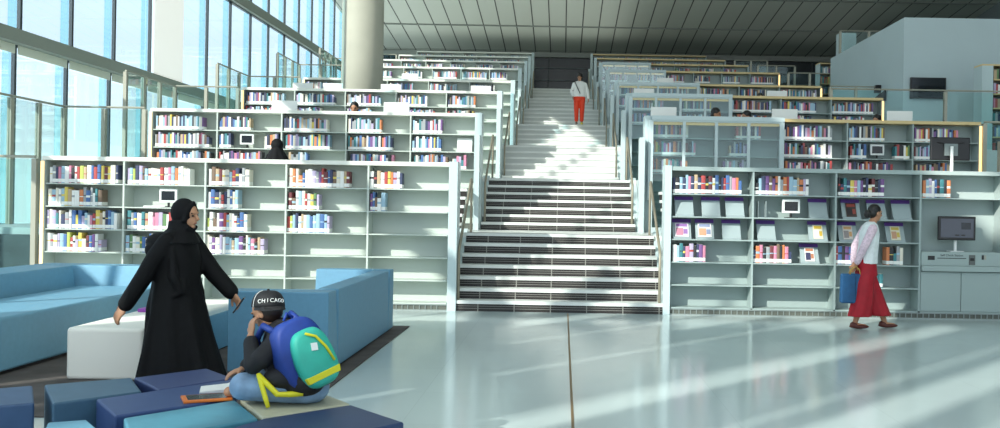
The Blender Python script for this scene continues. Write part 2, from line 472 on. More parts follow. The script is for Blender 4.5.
for n_, (_, side, b, r, i, x, w, h, c_, z) in enumerate(cand):
    y = DEP[0]+.03+R.uniform(0, .012)
    if n_ >= 300: REST.append((x, y, z, w, h, c_)); continue
    acc = R.choice(ACC); acc = 'grey' if acc == c_ else acc
    me = book_mesh(w, .19, h, R.choice((0, .012, .03))).mesh('book', [BM[c_], M_LAB, BM[acc], M_PAGE])
    o = bpy.data.objects.new('book', me); COL.objects.link(o); o.location = (x, y, z)
    tag(o, '%s book, %s from left on %s shelf, %s bay, %s front bookcase' % (c_, ORD[i], ROWN[r], ORD[b], 'left' if side < 0 else 'right'), 'book', BGROUP[side])
    NB[0] += 1
# books of all higher rows: too many and too small to single out
SEG = {
 (1,-1): [(0,0,.03,.8),(0,1,.02,.9),(0,2,.05,.92),(1,0,.02,.54),(1,1,.02,.22),(1,1,.74,.98),(1,2,.02,.7),(2,0,.02,.74),(2,1,.05,.76),(2,2,.1,.4),
          (3,0,.02,.57),(3,1,.02,.74),(3,2,.06,.75),(4,0,.02,.5),(4,1,.01,.5),(4,2,.05,.6),(4,2,.66,.9)],
 (2,-1): [(0,0,.03,.82),(1,0,.02,.8),(2,0,.02,.7),(3,0,.02,.64),(4,0,.02,.6)],
 (1,1): [(0,0,.04,.6),(0,1,.02,.7),(0,2,.02,.6),(1,0,.3,.7),(1,1,.2,.5),(1,2,.1,.5),(2,0,.02,.8),(2,1,.02,.8),(2,2,.05,.8),(3,0,.02,.58),(3,1,.04,.32),(3,1,.74,.98),(3,2,.02,.72),
         (4,0,.02,.72),(4,1,.02,.3),(4,2,.05,.6)]}
mats = [M_LAB] + list(BM.values()); idx = {c: i+1 for i, c in enumerate(BM)}
bk = MB()
for x, y, z, w, h, c_ in REST: bk.box(x-w/2, x+w/2, y, y+.18, z, z+.012, idx[c_]).box(x-w/2, x+w/2, y, y+.18, z+.012, z+.06, 0).box(x-w/2, x+w/2, y, y+.18, z+.06, z+h, idx[c_])
for k in range(1, 8):
    for side in (-1, 1):
        xs, zs = CASE[k, side]
        seg = SEG.get((k, side))
        if seg is None: seg = [(b, r, .02, R.uniform(.55, .95)) for b in range(len(xs)-1) for r in range(2 if k < 6 else 1)]
        elif k == 2: seg = seg + [(b, 1, .02, R.uniform(.5, .9)) for b in range(5)]
        for b, r, f0, f1 in seg:
            a, c = xs[b]+.016, xs[b+1]-.016
            for x, w, h, c_ in fill(a+(c-a)*f0, a+(c-a)*f1, W_F if side < 0 else W_R, .034):
                y = DEP[k]+.03; z = zs[5-r]
                bk.box(x-w/2, x+w/2, y, y+.18, z, z+.012, idx[c_]).box(x-w/2, x+w/2, y, y+.18, z+.012, z+.06, 0).box(x-w/2, x+w/2, y, y+.18, z+.06, z+h, idx[c_])
tag(bk.build('shelved_books', mats), 'many small colourful books on the shelves of all the higher rows', 'books', kind='stuff')

# ------------------------------------------------------------------ small shelf things
def shelf_z(k, side, r): return CASE[k, side][1][5-r]
def catalog_screen(x, y, z, label, s=1.):
    o = thing('catalog_screen', label, 'screen', (x, y, z), group='small screens standing in the shelves')
    MB().box(-.13*s, .13*s, 0, .05*s, .07*s, .275*s).build('bezel', M_WHITE, o, bevel=.008)
    MB().box(-.098*s, .098*s, -.004, -.0005, .105*s, .24*s).build('display', M_SCREEN, o)
    MB().tube([(0, .03*s, .0), (0, .03*s, .075*s)], .018*s).build('stand', M_BLACK, o)
    MB().box(-.09*s, .09*s, -.06*s, .06*s, 0, .012*s).build('base', M_BLACK, o, bevel=.004)
    return o
xs, zs = CASE[0, -1]
catalog_screen(-5.8, 14.68, zs[4], 'small white screen in the second bay of the front left bookcase')
MB_k = MB().box(-.16, .16, 0, .1, 0, .022)
kb = tag(MB_k.build('keyboard', M_WHITE, bevel=.006), 'white keyboard beside the small screen in the front left bookcase', 'keyboard')
kb.location = (-6.0+.02, 14.62, zs[4])
catalog_screen(3.35, 14.68, shelf_z(0, 1, 1), 'small grey screen in the second bay of the front right bookcase')
catalog_screen(-8.32+.01, 18.78, shelf_z(1, -1, 1), 'x') if False else None
catalog_screen((246-563)*.0188, 18.78, shelf_z(1, -1, 1), 'small white screen in the second row of bookcases, left of stairs')
catalog_screen((876-563)*.0188, 18.78, shelf_z(1, 1, 1), 'small white screen in the second row of bookcases, right of stairs')

M_STAND = mat('stand_panel', (158, 172, 174), .3)
def display_stand(x, y, z, label, w=.27):
    o = thing('display_stand', label, 'display stand', (x, y, z), group='sloped display stands with purple headers')
    h = .285
    # the foot juts forward and to the right, the panel slopes back
    mb = MB(); t = .006
    p = [(-w/2, .02, .006), (w/2, .02, .006), (w/2, .17, h), (-w/2, .17, h)]
    mb.quadbox([Vector(q)+Vector((0, .008, -.002)) for q in p], p); mb.build('panel', M_STAND, o)
    MB().box(-w/2, w/2, .0, .03, 0, .03).build('lip', M_STAND, o, bevel=.003)
    hd = [(-w/2-.004, .148, h-.05), (w/2+.004, .148, h-.05), (w/2+.004, .168, h+.004), (-w/2-.004, .168, h+.004)]
    MB().quadbox(hd, [Vector(q)+Vector((0, -.006, .002)) for q in hd]).build('header', M_PURPLE, o)
    MB().box(-w*.3, w*.3, .1495, .1497, h-.036, h-.026).build('header_lettering', mat('header_text', (205, 190, 220), .5), o) if False else None
    MB().box(-w/2+.02, w/2-.02, .19, .2, 0, h-.03).build('back_leg', M_STAND, o)
    return o
def magazine(x, y, z, cols, label, w=.16, h=.2):
    # leans on a display stand
    mb = MB(); k = .165/.279
    def pt(u, v, off=-.004): return Vector((u, .03+v*.5+off, .032+v))
    a = [pt(-w/2, 0), pt(w/2, 0), pt(w/2, h), pt(-w/2, h)]
    mb.quadbox(a, [q+Vector((0, -.006, .003)) for q in a], 0)
    def patch(u0, u1, v0, v1, mi):
        q = [pt(u, v, -.0118)+Vector((0, 0, .004)) for u, v in ((u0*w, v0*h), (u1*w, v0*h), (u1*w, v1*h), (u0*w, v1*h))]
        mb.quadbox(q, [t+Vector((0, -.001, .0005)) for t in q], mi)
    patch(-.4, .4, .72, .92, 1); patch(-.42, .1, .1, .62, 2); patch(.12, .42, .2, .55, 1)
    o = mb.build('magazine', [mat('mag_'+str(c), c, .35) for c in cols]); o.location = (x, y, z)
    return tag(o, label, 'magazine', 'magazines on the display stands')
P = lambda px, s=.0146: (px-563)*s
yb = 14.63
STANDS = [(0,1,685,'first'),(0,1,712,'second'),(0,1,736,'third'),(0,2,683,'first'),(0,2,706,'second'),(0,2,733,'third'),(1,1,820,'only'),
          (1,2,768,'first'),(1,2,820,'second'),(1,3,812,'only'),(2,1,853,'first'),(2,1,879,'second'),(2,2,850,'first'),(2,2,898,'second'),(2,1,904,'third')]
for b, r, px, od in STANDS:
    display_stand(P(px), yb, shelf_z(0, 1, r), ('%s sloped display stand' % od if od != 'only' else 'sloped display stand') + ' on %s shelf, %s bay of right front bookcase' % (ROWN[r], ORD[b]))
magazine(P(683), yb, shelf_z(0,1,2), [(222,214,220),(150,110,170),(190,130,150)], 'lilac magazine on first stand, third shelf of right front bookcase', .2)
magazine(P(706), yb, shelf_z(0,1,2), [(230,226,224),(140,150,180),(214,150,120)], 'white and orange magazine on second stand, third shelf, right front bookcase', .2)
magazine(P(820), yb, shelf_z(0,1,2), [(224,220,190),(200,166,60),(226,226,220)], 'yellow magazine on a stand in second bay, right front bookcase', .14)
magazine(P(812), yb, shelf_z(0,1,3), [(226,222,220),(180,120,90),(60,60,90)], 'white magazine on the lowest stand of the right front bookcase', .14)
magazine(P(853), yb, shelf_z(0,1,1), [(70,52,48),(150,70,60),(40,34,40)], 'dark magazine on a stand above the woman with the blue bag', .15)
magazine(P(850), yb, shelf_z(0,1,2), [(214,206,200),(206,160,110),(150,140,140)], 'pale tan magazine on a stand left of the woman with blue bag', .14)
magazine(P(898), yb, shelf_z(0,1,2), [(220,214,190),(206,180,90),(196,150,120)], 'cream magazine on a stand right of the woman with blue bag', .14)
for i, px in enumerate((759, 767)):
    be = MB().box(-.05, .05, 0, .14, 0, .004).box(-.05, -.046, 0, .14, 0, .24).build('bookend', M_STAND)
    be.location = (P(px)+.05, 14.66, shelf_z(0, 1, 1)); tag(be, '%s metal bookend standing empty in second bay, right front bookcase' % ('left' if i == 0 else 'right'), 'bookend', 'empty bookends')
ws = MB().quadbox([(-.14, 0, 0), (.14, 0, 0), (.14, .01, 0), (-.14, .01, 0)], [(-.14, .09, .26), (.14, .09, .26), (.14, .1, .26), (-.14, .1, .26)]).build('sign_board', M_WHITE)
ws.location = ((463-563)*.0187, 18.76, shelf_z(1, -1, 1)); tag(ws, 'blank white board leaning in the second row bookcase beside stairs', 'board')

# ------------------------------------------------------------------ kiosk in the last bay of the front right bookcase
kx0, kx1 = CASE[0, 1][0][3]+.02, CASE[0, 1][0][4]-.02
kk = thing('self_service_counter', 'pale grey self service counter built into the front right bookcase', 'counter', ((kx0+kx1)/2, 14.6, 0))
w = (kx1-kx0)/2
MB().box(-w, w, -.06, .3, .70, .78).box(-w, w, -.02, .3, .78, .985).build('counter', M_SHELF_R, kk, bevel=.006)
for s in (-1, 1):
    dr = MB().box(min(s*.004, s*w), max(s*.004, s*w), .0, .02, .115, .69).build('door', M_SHELF_R, kk, bevel=.003)
MB().box(-.50, -.40, -.026, -.0205, .865, .925).build('scanner', M_BLACK, kk)
MB().box(.10, .19, -.027, -.0205, .80, .945).build('card_reader', mat('reader_grey', (96, 100, 98), .4), kk)
MB().box(.115, .175, -.031, -.0275, .86, .90).build('reader_slot', M_BLACK, kk)
MB().box(.285, .315, -.026, -.0205, .88, .945).build('button_panel', M_BLACK, kk)
MB().box(.32, .35, -.026, -.0205, .88, .945).build('button_panel', M_STEEL, kk)
text_mb('Self Check Station', .045, M_BLACK, kk, FACE_CAM(-.15, -.0215, .935))
MB().box(-.36, .06, -.0225, -.0205, .888, .898).build('lettering_rule', M_DARKGAP, kk)
def touch_monitor(x, y, z, label, w=.54, h=.34, lift=.12, rz=0, scr=M_SCREEN):
    o = thing('monitor', label, 'monitor', (x, y, z), rz)
    MB().box(-w/2, w/2, 0, .045, lift, lift+h).build('bezel', M_BLACK, o, bevel=.01)
    d = MB().box(-w/2+.035, w/2-.035, -.004, -.0005, lift+.04, lift+h-.035)
    d.build('display', scr, o)
    MB().tube([(0, .06, 0), (0, .06, lift+h*.4)], .022).build('stand', M_WHITE, o)
    MB().box(-.1, .1, -.02, .14, 0, .012).build('base', M_WHITE, o, bevel=.004)
    return o
tm = touch_monitor(P(959), 14.66, .985, 'black touchscreen monitor on the self service counter', .55, .35, .17, 0, mat('kiosk_screen', (54, 60, 72), .15, emit=.12, emit_rgb=(120, 130, 150)))
MB().box(.06, .2, -.006, -.0045, .33, .43).build('display_window', mat('kiosk_win', (34, 40, 50), .2), tm)
for i in range(2): MB().box(-.03+.09*i, .03+.09*i, -.006, -.0045, .235, .255).build('display_button', M_BLACK, tm)

# ------------------------------------------------------------------ stairs
def flight(k, label):
    n = 7 if k < 2 else 6
    dz = (ZB[k+1]-ZB[k])/n; y0 = DEP[k]
    o = thing('stair_flight', label, 'stairs', (0, y0, ZB[k]), group='flights of the central stairs')
    xl, xr = -(EL[k]-.14), ER[k]-.14
    dark = k < 2
    for i in range(n):
        z1 = dz*(i+1); z0 = dz*i
        mb = MB()
        yy = .3*i
        mb.box(xl, xr, yy, yy+.32, z1-.05, z1, 0)
        mb.box(xl, xr, yy+.02, yy+.04, z0, z1-.05, 1)
        if dark:
            hh = (z1-.05-z0)
            for q in (.36, .68): mb.box(xl, xr, yy+.014, yy+.0199, z0+hh*q, z0+hh*q+.006, 2)
            x = xl+.36
            while x < xr:
                mb.box(x-.007, x+.007, yy+.012, yy+.0198, z0, z1-.05, 2); x += .53
        mb.build('step', [M_TREAD, M_RISER if dark else M_RISERW, M_LINE], o)
    L = .3*(n-1)+.3
    for s in (-1, 1):
        a, c = (-EL[k]+.002, -EL[k]+.139) if s < 0 else (ER[k]-.139, ER[k]-.002)
        st = MB()
        yb0 = .37
        st.quadbox([(a, yb0, 0), (c, yb0, 0), (c, L, 0), (a, L, 0)],
                   [(a, yb0, dz+.06), (c, yb0, dz+.06), (c, L, dz*n+.06), (a, L, dz*n+.06)])
        st.build('stringer', M_ENDP, o)
    return o
FL = ['lowest flight of the central stairs, dark risers at floor level', 'second flight of the central stairs, dark risers above first landing',
      'third flight of the central stairs, pale and sunlit', 'fourth flight of the central stairs, below the woman in red trousers',
      'fifth flight of the central stairs, behind the woman in red trousers', 'sixth flight of the central stairs, in grey shade', 'topmost flight of the central stairs']
for k in range(7): flight(k, FL[k])
for k in range(7):
    for s in (-1, 1):
        h0 = ZB[k]; h1 = ZB[k+1]; y0 = DEP[k]+.1; y1 = DEP[k]+2.0
        x = -EL[k]+.2 if s < 0 else ER[k]-.2
        o = thing('handrail', 'bronze handrail on the %s of the %s stair flight up from the floor' % ('left' if s < 0 else 'right', ORD[k]), 'handrail', (x, y0, h0), group='handrails along the stairs')
        r = .022
        zz = h1-h0
        MB().tube([(0, 0, .02), (0, 0, .86), (0, .04, .9), (0, y1-y0-.1, zz+.88), (0, y1-y0, zz+.84)], r).build('rail', M_RAIL, o, smooth=True)
        MB().tube([(0, y1-y0-.03, zz), (0, y1-y0-.03, zz+.86)], r*.9).build('post', M_RAIL, o)
        # slim white posts at the stair edge
for k in range(1, 8):
    for s in (-1, 1):
        fp = MB().box(-.05, .05, -.3, .0, 0, 1.75 if k < 4 else 1.5).build('guard_panel', M_ENDP, bevel=.005)
        fp.location = (-EL[k]+.07 if s < 0 else ER[k]-.06, DEP[k]-.04, ZB[k])
        tag(fp, 'white upright guard panel %s of the stairs on the %s landing' % ('left' if s < 0 else 'right', ORD[k-1]), 'panel', 'white guard panels by the stairs')
for s in (-1, 1):     # narrow side steps before the second row
    o = thing('side_steps', 'narrow dark and white side steps %s of the lowest stair flight' % ('left' if s < 0 else 'right'), 'steps', (0, 16.9, 1.10), group='side steps')
    for i in range(5):
        a, c = sorted((s*1.73, s*1.96))
        MB().box(a, c, .26*i, .26*i+.3, .15*i+.1, .15*i+.15, 0).box(a, c, .26*i+.02, .26*i+.04, .15*i, .15*i+.1, 1).build('step', [M_TREAD, M_RISER], o)

# ------------------------------------------------------------------ glass guards
def guard(label, pts, z0, z1, step=.95, rail=True):
    o = thing('glass_guard', label, 'glass railing', (pts[0][0], pts[0][1], z0), group='glass railings with steel posts')
    ox, oy = pts[0]
    pn = MB(); first = True
    for (xa, ya), (xb, yb_) in zip(pts, pts[1:]):
        L = math.hypot(xb-xa, yb_-ya); n = max(1, round(L/step)); dx, dy = (xb-xa)/L, (yb_-ya)/L
        for i in range(n+1):
            if i == 0 and not first: continue
            px, py = xa-ox+dx*L*i/n, ya-oy+dy*L*i/n
            MB().box(px-.035, px+.035, py-.05, py+.05, 0, z1-z0-.03).build('post', M_STEEL, o)
        first = False
        nx, ny = -dy*.01, dx*.01
        for i in range(n):
            a0, a1 = L*i/n+.05, L*(i+1)/n-.05
            q = [(xa-ox+dx*a0+nx, ya-oy+dy*a0+ny), (xa-ox+dx*a1+nx, ya-oy+dy*a1+ny), (xa-ox+dx*a1-nx, ya-oy+dy*a1-ny), (xa-ox+dx*a0-nx, ya-oy+dy*a0-ny)]
            MB().quadbox([(u, v, .02) for u, v in q], [(u, v, z1-z0-.04) for u, v in q]).build('glass_panel', M_GLASSG, o)
        if rail: MB().tube([(xa-ox, ya-oy, z1-z0), (xb-ox, yb_-oy, z1-z0)], .022, 6).build('rail', M_STEEL, o)
    return o
guard('glass railing between the far left sofa and the front left bookcase', [(-9.4, 14.62), (-7.72, 14.62)], .0, 2.15, 1.6)
names = ['', 'second', 'third', 'fourth', 'fifth', 'sixth', 'seventh']
for k in range(1, 7):
    for s, nm in ((-1, 'left'), (1, 'right')):
        run = [(s*9.36, DEP[k]-2.7), (s*9.36, DEP[k]), (s*7.85, DEP[k])]
        if s > 0: run = [(s*9.36, DEP[k]), (s*7.85, DEP[k])]
        if s > 0 and k == 2: continue
        guard('glass railing at the outer %s end of the %s row of bookcases' % (nm, names[k]), run, ZB[k] if s > 0 else ZB[k-1]+.01, ZT[k], .9)
guard('long glass railing in front of the white wall with television', [(6.5, 24.45), (9.3, 24.45), (13.0, 24.45)], 3.12, 4.56, 1.9)
guard('glass railing on the right side at the front bookcase row', [(7.9, 18.1), (9.5, 18.1)], 1.11, 2.9, 1.6)
guard('glass railing on top of the sloping end of white wall', [(9.6, 35.0), (11.6, 35.0)], 6.95, 7.9, 1.0)

# ------------------------------------------------------------------ wall screens, far bookcases
tv = thing('television', 'large black television hanging on the white wall', 'television', (9.99, 27.59, 5.0))
MB().box(-.49, .49, -.09, -.02, -.29, .29).build('bezel', M_BLACK, tv, bevel=.01)
MB().box(-.46, .46, -.096, -.0905, -.255, .265).build('display', mat('tv_glass', (24, 30, 36), .1), tv)
MB().box(-.2, .2, -.02, -.001, -.15, .15).build('bracket', M_BLACK, tv)
tv2 = thing('television', 'small black screen tilted off the side of the white wall', 'television', (9.31, 30.2, 4.65), group=None)
MB().quadbox([(-.05, -1.2, .15), (-.0, -1.2, .15), (-.0, .9, -.12), (-.35, .9, -.12)], [(-.05, -1.2, .45), (-.0, -1.2, .45), (-.0, .9, -.06), (-.35, .9, -.06)]).build('panel', M_BLACK, tv2)
cm = MB().box(-.16, -.001, -.1, .1, 0, .22).build('wall_speaker', M_BLACK, bevel=.01); cm.location = (9.33, 29.6, 5.1); tag(cm, 'small black speaker on the side of the white wall', 'speaker')

def side_bookcase(label, x0, x1, y, z0, z1, nr, sides=True):
    o = thing('bookcase', label, 'bookcase', (x0, y, z0))
    W = x1-x0; H = z1-z0
    MB().box(0, .28 if sides else .06, 0, .5, 0, H).build('end_panel', M_ENDP, o); MB().box(W-.04, W, 0, .5, 0, H).build('end_panel', M_ENDP, o)
    MB().box(.06, W-.04, .46, .5, 0, H).build('back_panel', M_SHELF_R, o); MB().box(0, W, 0, .5, H, H+.04).build('top_board', M_TAN, o)
    st = .3 if sides else .08
    bkk = []
    for i in range(nr):
        z = H*i/nr
        MB().box(st, W-.041, .02, .459, z, z+.03).build('shelf', M_TAN, o)
        bkk += [(x0+x, y+.06, z0+z+.03, w, h*min(1, H/nr/.34), c) for x, w, h, c in fill(st+.02, W-.06-R.uniform(0, .4)*W*.5, W_R)]
    return bkk
extra = side_bookcase('tall bookcase with tan shelves at far right before white wall', 10.42, 12.6, 25.0, 3.11, 5.27, 6)
extra += side_bookcase('distant bookcase left of the white wall', 9.5, 10.6, 37.5, 5.2, 7.1, 5, False)
eb = MB()
for x, y, z, w, h, c in extra: eb.box(x-w/2, x+w/2, y, y+.2, z, z+h, idx[c])
tag(eb.build('shelved_books', mats), 'dark books in the two far bookcases at right', 'books', kind='stuff')
# the distant bookcase stands on its own floor

# ------------------------------------------------------------------ desks and monitors behind the bookcases
M_DESK = mat('desk_white', (226, 230, 228), .4)
def desk(k, side, xa, xb):
    nm = 'left' if side < 0 else 'right'
    y = DEP[k]+.38; z = ZB[k+1]
    o = thing('computer_desk', 'white computer desk behind the %s row bookcase %s of stairs' % (['front', 'second', 'third', 'fourth', 'fifth'][k], nm), 'desk', ((xa+xb)/2, y, z), group='computer desks behind the bookcases')
    w = (xb-xa)/2
    MB().box(-w, w, 0, .7, .87, .90).build('desktop', M_DESK, o)
    for sx in (-w+.02, w-.05): MB().box(sx, sx+.03, .05, .65, 0, .869).build('leg_panel', M_DESK, o)
    return y, z+.90
def monitor_back(x, y, z, label, dark=False):
    o = thing('monitor', label, 'monitor', (x, y, z), group='monitors on the desks behind the bookcases')
    m = M_BLACK if dark else M_WHITE
    MB().box(-.25, .25, .10, .13, .14, .50).build('casing', m, o, bevel=.012)
    MB().box(-.235, .235, .1301, .133, .17, .48).build('display', M_SCREEN, o)
    MB().quadbox([(-.09, .06, 0), (.09, .06, 0), (.09, .07, 0), (-.09, .07, 0)], [(-.07, .09, .3), (.07, .09, .3), (.07, .099, .3), (-.07, .099, .3)]).build('stand', M_STEEL if not dark else M_WHITE, o)
    MB().box(-.1, .1, .04, .2, 0, .01).build('base', M_STEEL, o)
    return o
MON = [
 (1, -1, -5.9, -1.9, [(283, 'large white monitor above the second row, left of the seated man'), (395, 'large white monitor above the second row, right of the dark haired head')]),
 (1, 1, 1.9, 7.3, [(662, 'pale monitor above the glass doors of the second row, right side'), (783, 'pale monitor above the second row, beside the dark haired woman'), (898, 'pale monitor above the second row, near the outer right end')]),
 (2, -1, -7.4, -1.9, [(301, 'white monitor above the third row, left of the column'), (331, 'white monitor above the third row, just left of the column'), (389, 'white monitor above the third row, just right of the column'), (479, 'white monitor above the third row, nearest the stairs on left')]),
 (2, 1, 1.7, 6.5, [(642, 'pale monitor above the third row, nearest the stairs on right'), (775, 'pale monitor above the third row, farther right')]),
 (3, -1, -7.0, -3.6, [(408, 'tiny white monitor above the fourth row, right of the column')]),
 (3, 1, 2.0, 4.6, [(663, 'tiny pale monitor above the fourth row on the right')])]
for k, side, xa, xb, ms_ in MON:
    y, z = desk(k, side, xa, xb)
    for px, lb in ms_: monitor_back((px-563)*(y+.3)/1000, y+.18, z, lb)
y, z = desk(0, 1, 4.9, 7.2)
ko = thing('monitor', 'large black monitor seen from behind on a white pole at right', 'monitor', ((949.5-563)*.01513, y+.15, z))
MB().box(-.30, .30, .0, .05, .35, .70).build('casing', M_BLACK, ko, bevel=.015)
MB().box(-.1, .1, -.03, -.0005, .42, .6).build('mount', mat('mount_grey', (120, 130, 130), .4), ko)
MB().tube([(0, -.055, 0), (0, -.055, .56)], .024).build('pole', M_WHITE, ko)
MB().box(-.12, .12, -.12, .08, 0, .012).build('base', M_WHITE, ko)
MB().tube([(-.2, -.012, .62), (0, -.02, .58), (.2, -.012, .62)], .006).build('cable', M_DARKGAP, ko)
desk(0, -1, -5.2, -3.4)

# ------------------------------------------------------------------ sofas, bench and cubes
M_SOFA = mat('sofa_blue', (112, 164, 190), .5, noise=.04, nscale=20)
M_SOFA2 = mat('sofa_blue_deep', (98, 148, 176), .5, noise=.04, nscale=20)
def sofa(label, x_back_out, x_back_in, x_front, y0, y0i, y1i, y1, m):
    # faces along X: x_back is the tall side, arms at y0 and y1
    o = thing('sofa', label, 'sofa', ((x_back_out+x_front)/2, (y0+y1)/2, .0))
    cx, cy = (x_back_out+x_front)/2, (y0+y1)/2
    def B(a, b, c, d, e, f): return MB().box(a-cx, b-cx, c-cy, d-cy, e, f)
    s = 1 if x_front > x_back_out else -1
    T = .735
    B(x_back_in, x_front, y0i, y1i, .03, .50).build('seat', m, o, bevel=.025, seg=3)
    mb = MB(); bx = x_back_in; ya, yb_ = y0i-.001, y1i+.001
    mb.quadbox([(x_back_out-cx, ya-cy, .02), (bx-cx, ya-cy, .02), (bx-cx, yb_-cy, .02), (x_back_out-cx, yb_-cy, .02)][::s],
               [(x_back_out-cx, ya-cy, T), (bx-s*.10-cx, ya-cy, T), (bx-s*.10-cx, yb_-cy, T), (x_back_out-cx, yb_-cy, T)][::s])
    mb.build('backrest', m, o, bevel=.012, seg=3)
    for (ya, yi, sg) in ((y0, y0i-.002, 1), (y1, y1i+.002, -1)):
        a = x_back_out
        lo = [(a-cx, ya-cy, .02), (x_front-cx, ya-cy, .02), (x_front-cx, yi-cy, .02), (a-cx, yi-cy, .02)]
        hi = [(a-cx, ya-cy, T), (x_front-cx, ya-cy, T), (x_front-cx, yi-sg*.10-cy, T), (a-cx, yi-sg*.10-cy, T)]
        rev = (s*sg) < 0
        if rev: lo = lo[::-1]; hi = hi[::-1]
        MB().quadbox(lo, hi).build('arm', m, o, bevel=.012, seg=3)
    MB().box(min(x_back_out, x_front)+.05-cx, max(x_back_out, x_front)-.05-cx, y0+.05-cy, y1-.05-cy, 0, .025).build('base', M_BLACK, o)
    return o
sofa('long light blue sofa with high back at the far left', -6.35, -5.72, -4.78, 8.0, 8.52, 11.9, 12.35, M_SOFA)
sofa('blue high backed sofa behind the boy with the backpack', -2.06, -2.36, -2.95, 8.85, 9.25, 11.9, 12.25, M_SOFA2)
M_CREAM = mat('bench_cream', (250, 247, 236), .5)
bn = thing('bench', 'long cream white bench beside the woman in black', 'bench', (-3.85, 9.7, 0))
MB().box(-.32, .33, -1.27, 1.4, .0, .44).build('cushion', M_CREAM, bn, bevel=.03, seg=3)
MB().box(.331, .35, -1.22, 1.38, .01, .38).build('side_panel', M_SOFA, bn, bevel=.006)
pb = MB().box(-.12, .12, -.08, .08, 0, .035).build('box', mat('purple_box', (150, 70, 170), .5), bevel=.008); pb.location = (-3.98, 9.75, .44)
tag(pb, 'small purple case lying on the cream bench', 'case')

def un(px, py, z):
    th = .017; u = px-563; v = 208-py
    a = u*math.cos(th)-v*math.sin(th); b = v*math.cos(th)+u*math.sin(th)
    D = (z-EYE)/b*1000
    return (a*D/1000, D)
CUBES = [
 ('dark navy seat cube at the bottom left edge', [(-3.62, 5.62), (-3.14, 5.96), (-2.86, 5.45), (-3.3, 5.12)], (58, 84, 120)),
 ('slate blue seat cube behind the narrow floor gap', [(-3.09, 5.99), (-2.69, 6.28), (-2.435, 5.83), (-2.76, 5.44)], (66, 98, 122)),
 ('navy seat cube nearest the woman in black', [(-2.68, 6.28), (-2.36, 6.68), (-2.06, 6.32), (-2.36, 5.88)], (52, 66, 112)),
 ('royal blue seat cube under the orange tablet', [(-2.59, 5.58), (-2.42, 5.80), (-2.06, 6.29), (-1.83, 5.68), (-2.29, 5.15)], (52, 74, 122)),
 ('light turquoise seat cube in the front', [(-2.23, 5.11), (-1.825, 5.63), (-1.545, 5.145), (-1.98, 4.62)], (72, 132, 152)),
 ('beige seat cube under the boy', [(-1.815, 5.66), (-1.50, 6.02), (-1.165, 5.575), (-1.54, 5.17)], (186, 184, 160)),
 ('dark blue seat cube at the front right corner', [(-1.62, 4.92), (-1.525, 5.155), (-1.155, 5.55), (-.79, 5.12), (-1.2, 4.6)], (46, 64, 102)),
 ('pale blue seat cube just entering the bottom edge', [(-2.55, 4.98), (-2.39, 5.06), (-2.05, 4.6), (-2.3, 4.4)], (104, 160, 184))]
for i, (lb, pts, c) in enumerate(CUBES):
    cx = sum(p[0] for p in pts)/len(pts); cy = sum(p[1] for p in pts)/len(pts)
    q = [(x-cx, y-cy) for x, y in pts][::-1]
    q = [(x*.992, y*.992) for x, y in q]
    o = thing('seat_cube', lb, 'seat cube', (cx, cy, 0), group='blue and beige seat cubes')
    MB().quadbox([(x, y, .02) for x, y in q], [(x, y, .42) for x, y in q]).build('cushion', mat('cube_%d' % i, c, .5, noise=.05, nscale=15), o, bevel=.012, seg=3)
    MB().quadbox([(x*.9, y*.9, 0) for x, y in q], [(x*.9, y*.9, .02) for x, y in q]).build('base', M_BLACK, o)
rug = MB().box(-9.3, -1.91, 7.0, 12.6, .001, .012).build('rug', mat('rug_dark', (82, 76, 74), .95, noise=.3, nscale=3, bump=.4))
tag(rug, 'large dark grey rug under the blue sofas', 'rug')
for o in S.objects:
    if o.name.startswith(('sofa', 'bench')) and o.parent is None: o.location.z = .012
pb.location.z += .012

# ------------------------------------------------------------------ things on the cubes
tb = thing('tablet', 'tablet in an orange case beside the boy', 'tablet', (-1.985, 5.62, .42), .45)
MB().box(-.13, .13, -.09, .09, 0, .016).build('case', mat('case_orange', (226, 120, 44), .5), tb, bevel=.005)
MB().box(-.105, .105, -.07, .07, .0161, .018).build('display', mat('tablet_glass', (96, 104, 104), .1), tb)
nb = thing('open_notebook', 'open white notebook by the boy\'s knee', 'notebook', (-1.97, 5.92, .42), .3)
MB().quadbox([(-.15, -.1, .002), (0, -.1, .002), (0, .1, .002), (-.15, .1, .002)], [(-.15, -.1, .01), (0, -.1, .022), (0, .1, .022), (-.15, .1, .01)]).build('page', mat('paper', (240, 240, 236), .7), nb)
MB().quadbox([(0, -.1, .002), (.12, -.1, .05), (.12, .1, .05), (0, .1, .002)], [(0, -.1, .022), (.12, -.1, .064), (.12, .1, .064), (0, .1, .022)]).build('page', mat('paper', (240, 240, 236), .7), nb)

# ------------------------------------------------------------------ people
def frame(fwd, up=(0, 0, 1)):
    x = Vector(fwd).normalized(); z = Vector(up); z = (z-x*z.dot(x)).normalized(); y = z.cross(x)
    return Matrix((x, y, z)).transposed()
def head(mb, c, F, s=1.):
    """adds skull, jaw, nose, ears; F columns: forward, left, up"""
    c = Vector(c)
    P_ = lambda x, y, z: c + F @ Vector((x*s, y*s, z*s))
    mb.ball(P_(-.008, 0, .022), (.097*s, .076*s, .092*s), F)
    mb.ball(P_(.022, 0, -.045), (.066*s, .058*s, .068*s), F)
    mb.ball(P_(.058, 0, -.088), (.026*s, .028*s, .022*s), F)
    mb.tube([P_(.083, 0, .012), P_(.108, 0, -.028), P_(.09, 0, -.038)], [.010*s, .017*s, .012*s], 8)
    mb.tube([P_(.078, -.022, -.06), P_(.088, 0, -.058), P_(.078, .022, -.06)], [.006*s, .011*s, .006*s], 8)
    mb.tube([P_(.08, -.045, .026), P_(.09, 0, .024), P_(.08, .045, .026)], [.008*s, .010*s, .008*s], 6)
    for q in (-1, 1): mb.ball(P_(-.005, q*.075, -.012), (.022*s, .010*s, .032*s), F)
